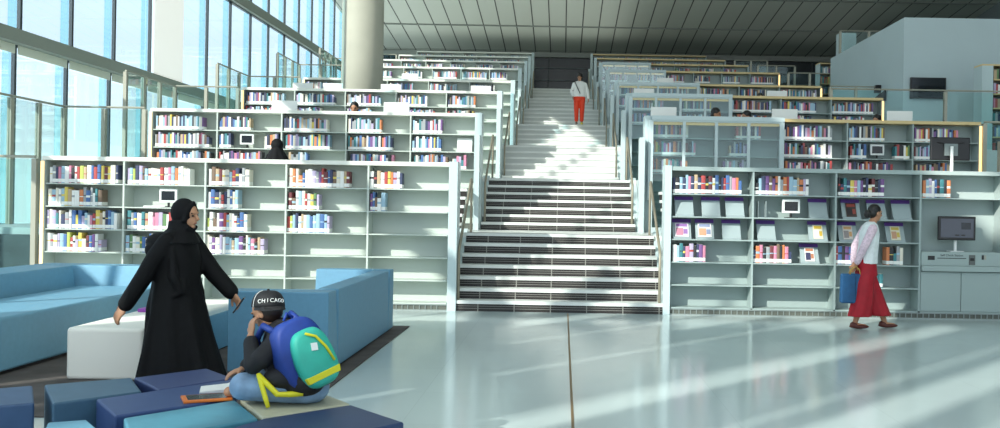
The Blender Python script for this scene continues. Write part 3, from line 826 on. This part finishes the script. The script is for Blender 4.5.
def face_parts(parent, c, F, s=1., brow=True):
    c = Vector(c); P_ = lambda x, y, z: c + F @ Vector((x*s, y*s, z*s))
    for q in (-1, 1):
        MB().ball(P_(.079, q*.032, .001), (.008*s, .014*s, .008*s), F, 10, 6).build('eye', M_HAIR, parent, smooth=True)
        MB().tube([P_(.082, q*.016, .022), P_(.085, q*.032, .028), P_(.074, q*.05, .02)], .004*s, 6).build('eyebrow', M_HAIR, parent)
    MB().tube([P_(.086, -.02, -.0595), P_(.0945, 0, -.0585), P_(.086, .02, -.0595)], [.003*s, .006*s, .003*s], 6).build('lips', mat('lips', (150, 84, 76), .5), parent, smooth=True)
def hand(mb, w, d, side, pn, curl=.35, s=1.):
    """w wrist, d pointing direction, pn palm normal; adds palm, four fingers and a thumb"""
    w = Vector(w); d = Vector(d).normalized(); n = Vector(pn); n = (n-d*n.dot(d)).normalized(); a = d.cross(n)*side
    F = Matrix((d, a, n)).transposed()
    mb.ball(w+d*.045*s, (.05*s, .038*s, .017*s), F)
    mb.ball(w+d*.01*s, (.035*s, .024*s, .02*s), F)
    for i, (off, L) in enumerate(((.028, .066), (.010, .075), (-.009, .07), (-.027, .055))):
        b = w+d*.078*s+a*off*s; c1, c2, c3 = curl, curl*2, curl*2.8
        p1 = b+(d*math.cos(c1)+n*math.sin(c1))*L*.45*s
        p2 = p1+(d*math.cos(c2)+n*math.sin(c2))*L*.32*s
        p3 = p2+(d*math.cos(c3)+n*math.sin(c3))*L*.25*s
        mb.tube([w+d*.05*s+a*off*.8*s, b, p1, p2, p3], [.010*s, .0098*s, .009*s, .008*s, .006*s], 8)
    t0 = w+d*.025*s+a*.028*s
    t1 = t0+(d*.6+a*.7+n*.25).normalized()*.035*s; t2 = t1+(d*.85+a*.25+n*.4).normalized()*.03*s
    mb.tube([w+d*.012*s, t0, t1, t2], [.014*s, .013*s, .0105*s, .008*s], 8)
def ell(c, rx, ry, z, n=40, fold=0., ph=0., kf=9):
    out = []
    for k in range(n):
        t = 2*PI*k/n; f = 1+fold*(math.cos(kf*t+ph)+.6*math.cos(kf*.6*t+1.3*ph))
        out.append((c[0]+rx*f*math.cos(t), c[1]+ry*f*math.sin(t), z))
    return out

# --- woman in the black abaya, walking to the right
wa = thing('person', 'woman in a black abaya and headscarf striding right, phone in hand', 'person', (-3.10, 8.08, .012))
b = MB()
HC = Vector((.06, -.0, 1.408)); HF = frame((1, -.22, -.06))
head(b, HC, HF, .98)
b.limb([(-.01, 0, 1.25), (.02, 0, 1.36)], [.055, .05])
b.rings([ell((-.01, 0), .075, .14, 1.26), ell((0, 0), .10, .16, 1.15), ell((0, 0), .085, .125, 1.0), ell((0, 0), .105, .155, .84), ell((0, 0), .09, .15, .76)])
b.limb([(-.03, -.165, 1.205), (-.17, -.20, .95), (-.325, -.205, .70)], [.05, .04, .027])
hand(b, (-.33, -.205, .69), (-.62, 0, -.78), -1, (.5, .75, -.2), .35, 1.25)
b.limb([(.02, .165, 1.215), (.20, .18, .965), (.385, .15, .775)], [.05, .04, .027])
hand(b, (.39, .148, .77), (.6, -.1, -.75), 1, (-.5, -.7, -.3), .55, 1.15)
b.limb([(0, -.085, .82), (.12, -.09, .46), (.14, -.09, .09)], [.085, .058, .04])
b.limb([(0, .085, .82), (-.06, .09, .45), (-.26, .09, .12)], [.085, .058, .04])
for fx, fy, dx in ((.14, -.09, .13), (-.26, .09, .15)): b.limb([(fx-.03, fy, .045), (fx+dx, fy, .035)], [.042, .03])
b.remesh('body', M_SKIN2, wa, .0055, 3)
face_parts(wa, HC, HF, .98)
c = MB()
rings = [ell((-.01, 0), .05, .07, 1.31), ell((-.012, 0), .085, .165, 1.272), ell((-.01, 0), .14, .21, 1.20), ell((-.01, 0), .175, .215, 1.08, fold=.01), ell((-.005, 0), .175, .21, .98, fold=.015),
         ell((-.01, 0), .185, .215, .84, fold=.02, ph=.5), ell((.0, 0), .225, .235, .66, fold=.045, ph=.7), ell((.025, 0), .255, .25, .44, fold=.065, ph=.9),
         ell((.045, 0), .30, .27, .24, fold=.075, ph=1.1), ell((.06, 0), .355, .285, .05, fold=.08, ph=1.3)]
c.rings(rings)
c.limb([(-.03, -.165, 1.20), (-.10, -.205, 1.08), (-.18, -.215, .93), (-.325, -.212, .705)], [.072, .072, .070, .062])
c.limb([(.03, .17, 1.215), (.12, .19, 1.07), (.22, .185, .935), (.375, .152, .785)], [.075, .078, .075, .066])
for a_, z_ in ((.3, .8), (2.0, .72), (4.2, .78), (5.4, .85)):
    c.tube([(.12*math.cos(a_)-.01, .15*math.sin(a_), 1.05), (.17*math.cos(a_), .2*math.sin(a_), z_), (.30*math.cos(a_)-.05, .25*math.sin(a_), .1)], [.02, .03, .05], 8)
c.tube([(.02, -.19, 1.15), (.05, -.215, .92), (.10, -.19, .80), (.02, -.21, .76)], [.03, .04, .035, .02], 8)
c.remesh('abaya', M_ABAYA, wa, .011, 3)
h = MB()
h.ball(HC+HF @ Vector((-.028, 0, .022)), (.104, .102, .116), HF)
h.ball(HC+HF @ Vector((-.03, 0, -.07)), (.085, .088, .10), HF)
h.rings([ell((.01, 0), .09, .088, 1.36), ell((.01, 0), .095, .10, 1.30), ell((.0, 0), .13, .17, 1.25, fold=.02), ell((.0, 0), .165, .225, 1.18, fold=.03)])
h.tube([HC+HF @ Vector((.045, -.07, -.09)), HC+HF @ Vector((.06, 0, -.118)), HC+HF @ Vector((.045, .07, -.09))], .022, 8)
h.tube([HC+HF @ Vector((.035, -.078, -.05)), HC+HF @ Vector((.04, -.068, .04)), HC+HF @ Vector((.055, 0, .105)), HC+HF @ Vector((.04, .068, .04)), HC+HF @ Vector((.035, .078, -.05))], .02, 8)
h.ball((-.11, -.08, 1.19), (.12, .10, .08)); h.ball((-.15, -.13, 1.13), (.065, .07, .07))
h.remesh('headscarf', M_SCARF, wa, .009, 3)
ph = thing('phone', 'black phone in the hand of the woman in black', 'phone', (-3.10+.462, 8.08+.10, .690))
m_ = Matrix.Rotation(.65, 4, 'Y')
pm = MB().box(-.006, .006, -.036, .036, -.075, .075).build('casing', M_BLACK, ph, bevel=.004); pm.rotation_euler = (0, .6, .2)
pd = MB().box(.0061, .0068, -.031, .031, -.066, .066).build('display', M_SCREEN, ph); pd.rotation_euler = (0, .6, .2)

# --- woman with the blue bag, walking right along the front right bookcase
wb = thing('person', 'woman in white vest and wide red trousers carrying a bag behind her back', 'person', (4.06, 13.3, 0))
b = MB()
HC = Vector((.10, .02, 1.535)); HF = frame((1, .35, -.12))
head(b, HC, HF, .93)
b.limb([(.04, 0, 1.36), (.085, .01, 1.46)], [.055, .05])
b.rings([ell((.03, 0), .075, .135, 1.36), ell((.02, 0), .10, .16, 1.25), ell((.0, 0), .09, .13, 1.05), ell((-.02, 0), .105, .155, .9), ell((-.02, 0), .09, .15, .8)])
b.limb([(.01, -.165, 1.31), (-.12, -.2, 1.08), (-.17, -.10, .86)], [.046, .036, .025])
hand(b, (-.172, -.095, .855), (-.1, .25, -.9), -1, (-.6, .3, .2), .5, 1.)
b.limb([(.03, .165, 1.31), (-.10, .2, 1.09), (-.16, .06, .87)], [.046, .036, .025])
hand(b, (-.165, .05, .865), (-.1, -.3, -.9), 1, (-.6, -.3, .2), .5, 1.)
b.limb([(-.02, .08, .86), (.12, .09, .48), (.27, .10, .09)], [.08, .055, .036])
b.limb([(-.02, -.08, .86), (-.05, -.08, .46), (-.17, -.08, .10)], [.08, .055, .036])
b.limb([(.25, .10, .05), (.40, .10, .035)], [.035, .026]); b.limb([(-.19, -.08, .05), (-.04, -.08, .035)], [.035, .026])
b.remesh('body', M_SKIN, wb, .0055, 3)
face_parts(wb, HC, HF, .93)
h = MB()
h.ball(HC+HF @ Vector((-.02, 0, .035)), (.092, .078, .085), HF); h.ball(HC+HF @ Vector((-.05, 0, -.01)), (.06, .074, .07), HF); h.ball(HC+HF @ Vector((-.115, 0, -.03)), .055, HF)
h.remesh('hair', M_HAIR, wb, .008, 2)
c = MB()
for sx, x0, x1, y_ in ((1, -.02, .20, .085), (-1, -.02, -.12, -.085)):
    c.rings([ell((x0, y_*.5), .10, .10, .93), ell((x0, y_*.7), .115, .12, .82), ell(((x0*1.0+x1*.35), y_), .125, .12, .62, fold=.02), ell((x0+(x1-x0)*.62, y_), .14, .125, .40, fold=.04, ph=1), ell((x1, y_), .155, .13, .165, fold=.05, ph=2)])
c.rings([ell((-.02, 0), .12, .17, .96), ell((-.025, 0), .14, .185, .84), ell((-.01, 0), .14, .18, .70)])
c.remesh('trousers', mat('trousers_red', (162, 10, 32), .65, noise=.15, nscale=9), wb, .012, 3)
c = MB()
c.rings([ell((.035, 0), .05, .06, 1.42), ell((.03, 0), .088, .165, 1.375), ell((.02, 0), .125, .185, 1.26, fold=.01), ell((.01, 0), .125, .175, 1.08, fold=.015), ell((-.01, 0), .135, .185, .93, fold=.02), ell((-.015, 0), .14, .19, .86, fold=.02)])
c.remesh('vest', mat('vest_white', (226, 232, 232), .75, noise=.08, nscale=20), wb, .011, 3)
c = MB()
for q in (-1, 1):
    c.limb([(.015, q*.165, 1.325), (-.05, q*.19, 1.2), (-.11, q*.20, 1.08), (-.165, q*.105 if q < 0 else .075, .885)], [.062, .058, .054, .042])
c.remesh('sleeves', mat('sleeve_pink', (220, 196, 208), .8, noise=.2, nscale=40), wb, .01, 2)
for fx, fy in ((.32, .10), (-.12, -.08)):
    MB().ball((fx, fy, .03), (.135, .048, .03)).ball((fx-.07, fy, .05), (.055, .042, .045)).remesh('shoe', mat('shoe_brown', (84, 34, 24), .45), wb, .009, 2)
bg = thing('handbag', 'blue fabric bag held behind the woman in red trousers', 'bag', (3.83, 13.19, .34))
MB().quadbox([(-.16, -.05, 0), (.16, -.05, 0), (.16, .05, 0), (-.16, .05, 0)], [(-.155, -.04, .39), (.15, -.04, .39), (.15, .04, .39), (-.155, .04, .39)]).build('pouch', mat('bag_blue', (20, 78, 122), .6, noise=.12, nscale=12), bg, bevel=.025, seg=3)
for q in (-.03, .03):
    MB().tube([(-.04, q, .38), (-.01, q, .45), (.04, q*.6, .485), (.08, q, .45), (.10, q, .38)], .008, 6).build('handle', mat('bag_handle', (190, 150, 80), .6), bg, smooth=True)
MB().box(.03, .034, -.056, -.0505, .03, .36).build('zip', mat('bag_zip', (12, 50, 84), .5), bg)

# --- woman coming down the stairs
wc = thing('person', 'woman in white top and orange red trousers coming down the stairs', 'person', (.45, 31.0, ZB[4]), -PI/2)
b = MB(); HC = Vector((.02, 0, 1.47)); HF = frame((1, -.2, -.1))
head(b, HC, HF, .98)
b.limb([(0, 0, 1.28), (.01, 0, 1.38)], [.055, .05])
b.rings([ell((0, 0), .075, .14, 1.30), ell((0, 0), .10, .165, 1.18), ell((0, 0), .09, .13, 1.0), ell((0, 0), .105, .16, .86), ell((0, 0), .09, .15, .78)])
for q, e, hnd in ((1, (-.02, .25, 1.03), (.02, .28, .80)), (-1, (-.02, -.24, 1.03), (.10, -.2, .86))):
    b.limb([(0, q*.175, 1.25), e, hnd], [.048, .038, .026]); hand(b, hnd, (.1, 0, -1), q, (0, -q, 0), .35)
    b.limb([(0, q*.085, .82), (.03, q*.085, .45), (-.0, q*.08, .08)], [.085, .055, .036]); b.limb([(-.02, q*.08, .045), (.13, q*.09, .03)], [.036, .028])
b.remesh('body', M_SKIN, wc, .008, 3)
face_parts(wc, HC, HF, .98)
h = MB(); h.ball(HC+HF @ Vector((-.012, 0, .052)), (.108, .097, .088), HF); h.ball(HC+HF @ Vector((-.03, 0, -.03)), (.07, .098, .12), HF); h.remesh('hair', M_HAIR, wc, .012, 1)
c = MB()
c.rings([ell((0, 0), .05, .06, 1.36), ell((0, 0), .085, .17, 1.315), ell((0, 0), .12, .195, 1.2, fold=.01), ell((0, 0), .125, .19, 1.02, fold=.02), ell((0, 0), .135, .2, .86, fold=.02)])
for q, e, hnd in ((1, (-.02, .25, 1.03), (.02, .278, .83)), (-1, (-.02, -.24, 1.03), (.09, -.205, .885))): c.limb([(0, q*.17, 1.255), e, hnd], [.062, .054, .045])
c.remesh('top', mat('top_white', (228, 228, 224), .75), wc, .014, 3)
c = MB(); c.rings([ell((0, 0), .115, .17, .92), ell((0, 0), .13, .185, .8), ell((0, 0), .10, .165, .74)])
for q in (-1, 1): c.limb([(0, q*.085, .82), (.03, q*.087, .45), (0, q*.082, .14)], [.10, .075, .06])
c.remesh('trousers', mat('trousers_orange', (226, 62, 28), .65), wc, .014, 3)
for q in (-1, 1): MB().ball((.05, q*.085, .035), (.12, .045, .035)).build('shoe', mat('shoe_yellow', (190, 190, 70), .5) if q > 0 else M_BLACK, wc, smooth=True)
sb = thing('shoulder_bag', 'black shoulder bag on the woman coming down the stairs', 'bag', (.45, 31.0, ZB[4]))
MB().tube([(.02, -.135, .95), (-.10, -.155, 1.2), (-.155, -.06, 1.34), (-.15, .12, 1.28), (-.05, .17, 1.0)], .014, 6).build('strap', M_BLACK, sb)
MB().box(-.24, -.17, -.03, .15, .95, 1.22).build('pouch', M_BLACK, sb, bevel=.02)

# --- boy sitting on the beige cube
by = thing('person', 'boy in black cap and jeans sitting cross legged with a backpack on', 'person', (-1.40, 5.62, .42))
b = MB(); HC = Vector((-.27, .05, .495)); HF = frame((-.86, .30, -.45), (0, 0, 1))
head(b, HC, HF, .88)
b.limb([(-.185, .05, .40), (-.235, .05, .455)], [.045, .042])
b.limb([(0, .0, .12), (-.06, .02, .22), (-.14, .04, .34), (-.18, .05, .39)], [.115, .11, .11, .07])
b.limb([(-.15, -.10, .36), (-.26, -.17, .23), (-.325, -.06, .365)], [.04, .033, .022]); hand(b, (-.325, -.05, .375), (-.05, .3, .9), 1, (.5, .6, 0), .4, .8)
b.limb([(-.17, .17, .37), (-.33, .25, .25), (-.42, .14, .16)], [.04, .033, .022]); hand(b, (-.425, .13, .155), (-.8, -.5, -.3), 1, (0, 0, -1), .3, .8)
b.limb([(0, -.085, .085), (-.33, -.12, .095), (-.25, .10, .05)], [.075, .06, .04]); b.limb([(0, .10, .085), (-.30, .33, .10), (-.36, .06, .05)], [.075, .06, .04])
b.limb([(-.28, .10, .05), (-.2, .19, .04)], [.035, .03]); b.limb([(-.36, .06, .05), (-.46, .0, .045)], [.035, .03])
b.remesh('body', M_SKIN2, by, .0055, 3)
face_parts(by, HC, HF, .88)
c = MB()
c.limb([(.0, -.0, .10), (.02, -.03, .09)], [.105, .095]); c.limb([(.0, -.085, .09), (-.16, -.11, .095), (-.34, -.125, .10), (-.30, -.02, .075), (-.24, .09, .06)], [.088, .084, .078, .065, .052])
c.limb([(0, .10, .09), (-.30, .33, .105), (-.35, .08, .065)], [.088, .07, .055])
jeans = c.remesh('jeans', mat('jeans_blue', (132, 160, 190), .8, noise=.2, nscale=12, bump=.3), by, .009, 3)
c = MB()
c.limb([(-.03, -.01, .16), (-.09, .01, .25), (-.15, .03, .335), (-.195, .05, .395)], [.14, .145, .135, .07]); c.limb([(-.12, -.05, .17), (-.17, -.05, .25)], [.10, .10])
c.limb([(-.15, -.095, .355), (-.235, -.17, .255), (-.275, -.165, .225), (-.318, -.075, .335)], [.065, .056, .053, .042])
c.limb([(-.17, .17, .365), (-.33, .25, .25), (-.41, .155, .17)], [.06, .052, .042])
c.limb([(-.16, -.08, .36), (-.18, .17, .37)], [.075, .07]); c.ball((.0, -.05, .155), (.16, .13, .07)); c.ball((-.11, -.13, .155), (.12, .095, .065)); c.ball((-.01, -.13, .13), (.12, .09, .08))
c.remesh('jacket', mat('jacket_black', (26, 26, 30), .75, bump=.3, nscale=25), by, .009, 3)
h = MB(); h.ball(HC+HF @ Vector((-.022, 0, .0)), (.078, .073, .08), HF); h.remesh('hair', mat('hair_brown', (44, 28, 20), .5), by, .008, 2)
# cap worn backwards, its lettered front to the camera
CF = frame((.46, -.87, .05)); CC = HC+Vector((.008, -.0, .028))
cp = thing('cap', 'black cap with white CHICAGO lettering on the boy\'s head', 'cap', (-1.40, 5.62, .42))
mb = MB(); rg = []
for j in range(9):
    t = j/8*PI/2*.985; rr = math.cos(t)**.62; zz = math.sin(t)*.092
    rg.append([CC+CF @ Vector((.097*rr*math.cos(2*PI*k/32), .092*rr*math.sin(2*PI*k/32), zz)) for k in range(32)])
mb.rings(rg)
M_CAP = mat('cap_black', (24, 24, 28), .7)
mb.build('crown', M_CAP, cp, smooth=True)
MB().ball(CC+Vector((0, 0, .093)), .008).build('button', M_CAP, cp)
mb = MB(); top = []; bot = []
for k in range(13):
    t = -1.15+2.3*k/12
    top.append(CC+CF @ Vector((.094*math.cos(t), .09*math.sin(t), .006)))
out = []
for k in range(13):
    t = 1.15-2.3*k/12; ex = .055*math.cos(t*1.2)
    out.append(CC+CF @ Vector(((.097+ex)*math.cos(t), (.092+ex*.4)*math.sin(t), -.012)))
ring = top+out
mb.quadbox([p-Vector((0, 0, .005)) for p in ring], ring); mb.build('brim', M_CAP, cp)
M_LET = mat('cap_lettering', (236, 236, 232), .6)
for i, ch in enumerate('CHICAGO'):
    t = -.74+.25*i
    zc = .026+.012*math.cos(t*1.3)
    rr = (1-(zc/.092)**2)**.31
    nrm = (CF @ Vector((math.cos(t)/.097, math.sin(t)/.092, .9*zc/.092/.092*.4))).normalized()
    p = CC+CF @ Vector((.0985*rr*math.cos(t), .0935*rr*math.sin(t), zc)) + nrm*.003
    ux = Vector((0, 0, 1)).cross(nrm).normalized(); uy = nrm.cross(ux)
    text_mb(ch, .031, M_LET, cp, wmat(p, ux, uy, nrm), 'letter', .0015)
pip = [CC+CF @ Vector((.0985*math.cos(t_)**.62*math.cos(-1.25), .0935*math.cos(t_)**.62*math.sin(-1.25), .094*math.sin(t_))) for t_ in [i*.17 for i in range(9)]]
MB().tube(pip, .0018, 6).build('piping', M_LET, cp)

# backpack on his back
N = Vector((.66, -.72, .2)).normalized(); U = Vector((-.24, .04, .40)); U = (U-N*U.dot(N)).normalized(); XW = U.cross(N)
bp = thing('backpack', 'navy and teal backpack with yellow trim on the boy\'s back', 'backpack', (-1.40, 5.62, .42))
BC = Vector((-.12, .0, .25))+N*.15
def loc(x, y, z): return BC + XW*x + U*y + N*z
def pad(hw, hh, zs_, ex=3.4, n=36, cy=0, cx=0):
    rr = []
    for z_, sc in zs_:
        r_ = []
        for k in range(n):
            t = 2*PI*k/n; ct, st = math.cos(t), math.sin(t)
            px = math.copysign(abs(ct)**(2/ex), ct)*hw*sc; py = math.copysign(abs(st)**(2/ex), st)*hh*sc
            px *= 1-.16*max(0, py/hh)
            r_.append(loc(cx+px, cy+py, z_))
        rr.append(r_)
    return MB().rings(rr)
M_NAVY = mat('pack_navy', (24, 56, 136), .6, noise=.1, nscale=15); M_TEAL = mat('pack_teal', (52, 178, 158), .55, noise=.06, nscale=15); M_YEL = mat('pack_yellow', (222, 214, 40), .55)
pad(.155, .205, [(-.075, .9), (-.06, .98), (.0, 1.0), (.035, .97), (.05, .88)]).build('shell', M_NAVY, bp, smooth=True)
pad(.118, .165, [(.04, 1.0), (.08, 1.0), (.1, .95), (.111, .84)], cy=-.035, cx=.02).build('pocket', M_TEAL, bp, smooth=True)
MB().quadbox([loc(-.085, -.155, .085), loc(.118, -.16, .085), loc(.127, -.122, .085), loc(-.092, -.117, .085)], [loc(-.085, -.155, .112), loc(.118, -.16, .112), loc(.127, -.122, .114), loc(-.092, -.117, .114)]).build('trim_band', M_YEL, bp, bevel=.004)
MB().tube([loc(.0, .11, .114), loc(.05, .075, .117), loc(.085, .0, .116), loc(.105, -.09, .112)], .008, 6).build('zip', M_YEL, bp, smooth=True)
MB().quadbox([loc(.0, .01, .111), loc(.035, .0, .111), loc(.045, .04, .111), loc(.01, .05, .111)], [loc(.0, .01, .117), loc(.035, .0, .117), loc(.045, .04, .117), loc(.01, .05, .117)]).build('badge', M_WHITE, bp)
MB().tube([loc(-.10, -.19, .03), loc(-.16, -.165, .0), loc(-.21, -.14, -.03), (-.235, -.20, .175)], [.016]*4, 8).build('side_strap', M_YEL, bp, smooth=True)
MB().tube([(-.235, -.20, .185), (-.215, -.215, .13), (-.185, -.235, .06), (-.165, -.25, .012)], [.013, .014, .014, .011], 8).build('hanging_strap', M_YEL, bp, smooth=True)
for q in (-1, 1):
    MB().tube([loc(q*.08, .17, -.05), loc(q*.09, .22, -.12), loc(q*.10, .16, -.235), loc(q*.11, .02, -.29)], .02, 8).build('shoulder_strap', M_NAVY, bp, smooth=True)
MB().tube([loc(-.03, .21, 0), loc(0, .245, .005), loc(.03, .21, 0)], .008, 6).build('top_handle', M_NAVY, bp, smooth=True)

# --- people seated behind the bookcases
def stool(x, y, z, label):
    o = thing('stool', label, 'stool', (x, y, z), group='tall stools behind the bookcases')
    MB().rings([[(.18*math.cos(2*PI*k/20), .18*math.sin(2*PI*k/20), zz) for k in range(20)] for zz in (.57, .62)]).build('seat', M_BLACK, o)
    MB().tube([(0, 0, .02), (0, 0, .569)], .03).build('column', M_STEEL, o)
    MB().rings([[(.2*math.cos(2*PI*k/20), .2*math.sin(2*PI*k/20), zz) for k in range(20)] for zz in (0, .02)]).build('base', M_STEEL, o)
def seated(px, k, dy, label, fw, shirt, scarf=False, lean=0., drop=0., hair=True):
    y = DEP[k]+dy; x = (px-563)*y/1000; z = ZB[k+1]
    o = thing('person', label, 'person', (x, y, z), math.atan2(fw[1], fw[0]))
    b = MB(); HC = Vector((.03+lean, 0, 1.36-drop)); HF = frame((1, 0, -.25))
    head(b, HC, HF, .98); b.limb([(lean*.8, 0, 1.17-drop), (.01+lean, 0, 1.27-drop)], [.055, .05])
    b.limb([(0, 0, .74), (lean*.4, 0, .95), (lean*.8, 0, 1.12-drop)], [.13, .125, .12])
    for q in (-1, 1):
        b.limb([(lean*.8, q*.17, 1.12-drop), (.08+lean, q*.2, .92-drop), (.26+lean*.5, q*.12, .925)], [.047, .038, .026])
        b.limb([(0, q*.09, .71), (.38, q*.10, .70), (.34, q*.10, .30), (.38, q*.1, .26)], [.08, .058, .042, .035])
        b.limb([(.33, q*.1, .05), (.45, q*.1, .035)], [.035, .028]); b.limb([(.34, q*.10, .30), (.33, q*.1, .06)], [.042, .034])
    b.remesh('body', M_SKIN, o, .014, 3); face_parts(o, HC, HF, .98)
    c = MB(); c.limb([(0, 0, .76), (lean*.4, 0, .95), (lean*.8, 0, 1.12-drop)], [.145, .145, .135]); c.limb([(lean*.8, -.15, 1.1-drop), (lean*.8, .15, 1.1-drop)], [.075, .075])
    for q in (-1, 1): c.limb([(lean*.8, q*.17, 1.12-drop), (.08+lean, q*.2, .92-drop), (.22+lean*.5, q*.13, .93)], [.06, .052, .045])
    c.remesh('shirt', shirt, o, .016, 3)
    h = MB()
    if scarf:
        h.ball(HC+HF @ Vector((-.03, 0, .02)), (.10, .10, .11), HF); h.rings([ell((lean, 0), .09, .09, 1.33-drop), ell((lean*.9, 0), .15, .17, 1.2-drop, fold=.04), ell((lean*.7, 0), .22, .26, 1.02-drop, fold=.06)])
        h.remesh('headscarf', M_SCARF, o, .012, 2)
    else:
        h.ball(HC+HF @ Vector((-.022, 0, .042)), (.098, .088, .09), HF); h.ball(HC+HF @ Vector((-.05, 0, -.02)), (.06, .08, .09), HF)
        h.remesh('hair', M_HAIR, o, .012, 2)
    if not hair: pass
    stool(x-.02*math.cos(math.atan2(fw[1], fw[0])), y, z, 'tall stool under the %s' % label)
SH = [mat('shirt_grey', (90, 96, 104), .8), mat('shirt_dark', (40, 42, 52), .8)]
seated(353, 1, 1.55, 'dark haired man behind the second row, left of a white monitor', (0, -1), SH[0])
seated(277, 0, 1.5, 'person in a black headscarf bending behind the front left bookcase', (-.5, .86), M_ABAYA, True, .05, .02)
seated(713, 1, 1.5, 'dark haired person facing right behind the second row glass doors', (.9, -.4), SH[1])
seated(746, 1, 1.95, 'dark haired woman facing left behind the second row', (-.9, -.4), SH[1])
seated(876, 1, 1.3, 'small dark haired head behind the second row, beside a pale monitor', (-.7, -.7), SH[0], False, 0, .1)
seated(758, 2, 1.5, 'distant dark haired head behind the third row on the right', (0, -1), SH[1], False, 0, .05)

# ------------------------------------------------------------------ light
sun = bpy.data.lights.new('sun', 'SUN'); sun.energy = 6.8; sun.angle = .009; sun.color = (1, .955, .87)
so = bpy.data.objects.new('sun', sun); COL.objects.link(so)
so.rotation_euler = Vector((.85, 1, -.70)).to_track_quat('-Z', 'Y').to_euler()
wd = bpy.data.worlds.new('sky'); S.world = wd; wd.use_nodes = True
nt = wd.node_tree; bgn = nt.nodes['Background']
tc = nt.nodes.new('ShaderNodeTexCoord'); sx = nt.nodes.new('ShaderNodeSeparateXYZ'); rp = nt.nodes.new('ShaderNodeValToRGB')
nt.links.new(tc.outputs['Generated'], sx.inputs[0]); nt.links.new(sx.outputs['Z'], rp.inputs['Fac'])
e = rp.color_ramp.elements
e[0].position = 0; e[0].color = (.93, .98, .98, 1); e[1].position = .7; e[1].color = (.55, .76, 1, 1)
n2 = e.new(.12); n2.color = (.70, .85, 1, 1)
nt.links.new(rp.outputs['Color'], bgn.inputs['Color']); bgn.inputs['Strength'].default_value = 1.4
def area(name, loc_, rot, sx_, sy_, en, col=(1, 1, 1)):
    l = bpy.data.lights.new(name, 'AREA'); l.shape = 'RECTANGLE'; l.size = sx_; l.size_y = sy_; l.energy = en; l.color = col
    o = bpy.data.objects.new(name, l); COL.objects.link(o); o.location = loc_; o.rotation_euler = rot
    return o
area('overhead_fill', (0, 2, 11), (math.radians(35), 0, 0), 14, 6, 460, (.95, .98, 1))  # added fill lamp over the foreground, no fitting modelled
area('ceiling_up_fill', (-4, 47.5, 9.7), (PI, 0, 0), 14, 12, 190, (.95, 1, .93))  # added upward lamp that brightens the ceiling panels
area('ceiling_up_fill', (9, 47.5, 9.7), (PI, 0, 0), 12, 12, 25, (.95, 1, .95))  # weaker added uplight for the right part of the ceiling
area('overhead_fill', (2, 26, 12.6), (0, 0, 0), 14, 10, 110, (.93, .99, 1))  # added fill lamp above the middle tiers
area('overhead_fill', (4, 40, 11.4), (0, 0, 0), 14, 10, 90, (.93, .99, 1))  # added fill lamp above the far tiers
area('overhead_fill', (13, 18, 11), (math.radians(40), 0, 0), 8, 4, 120, (.9, .98, 1))  # added fill lamp that lifts the right side

# ------------------------------------------------------------------ camera
cam = bpy.data.cameras.new('camera'); co = bpy.data.objects.new('camera', cam); COL.objects.link(co)
cam.sensor_width = 36; cam.lens = 36; cam.sensor_fit = 'HORIZONTAL'
cam.shift_x = -.063; cam.shift_y = -.006
cam.clip_start = .1; cam.clip_end = 300
co.matrix_world = Matrix.Translation((0, 0, EYE)) @ Matrix.Rotation(PI/2, 4, 'X') @ Matrix.Rotation(.017, 4, 'Z')
S.camera = co
S.view_settings.view_transform = 'Standard'; S.view_settings.look = 'None'; S.view_settings.exposure = 0
S.cycles.use_denoising = True
S.cycles.max_bounces = 8; S.cycles.diffuse_bounces = 4; S.cycles.glossy_bounces = 4; S.cycles.transparent_max_bounces = 24
S.cycles.sample_clamp_indirect = 6; S.cycles.caustics_reflective = False; S.cycles.caustics_refractive = False
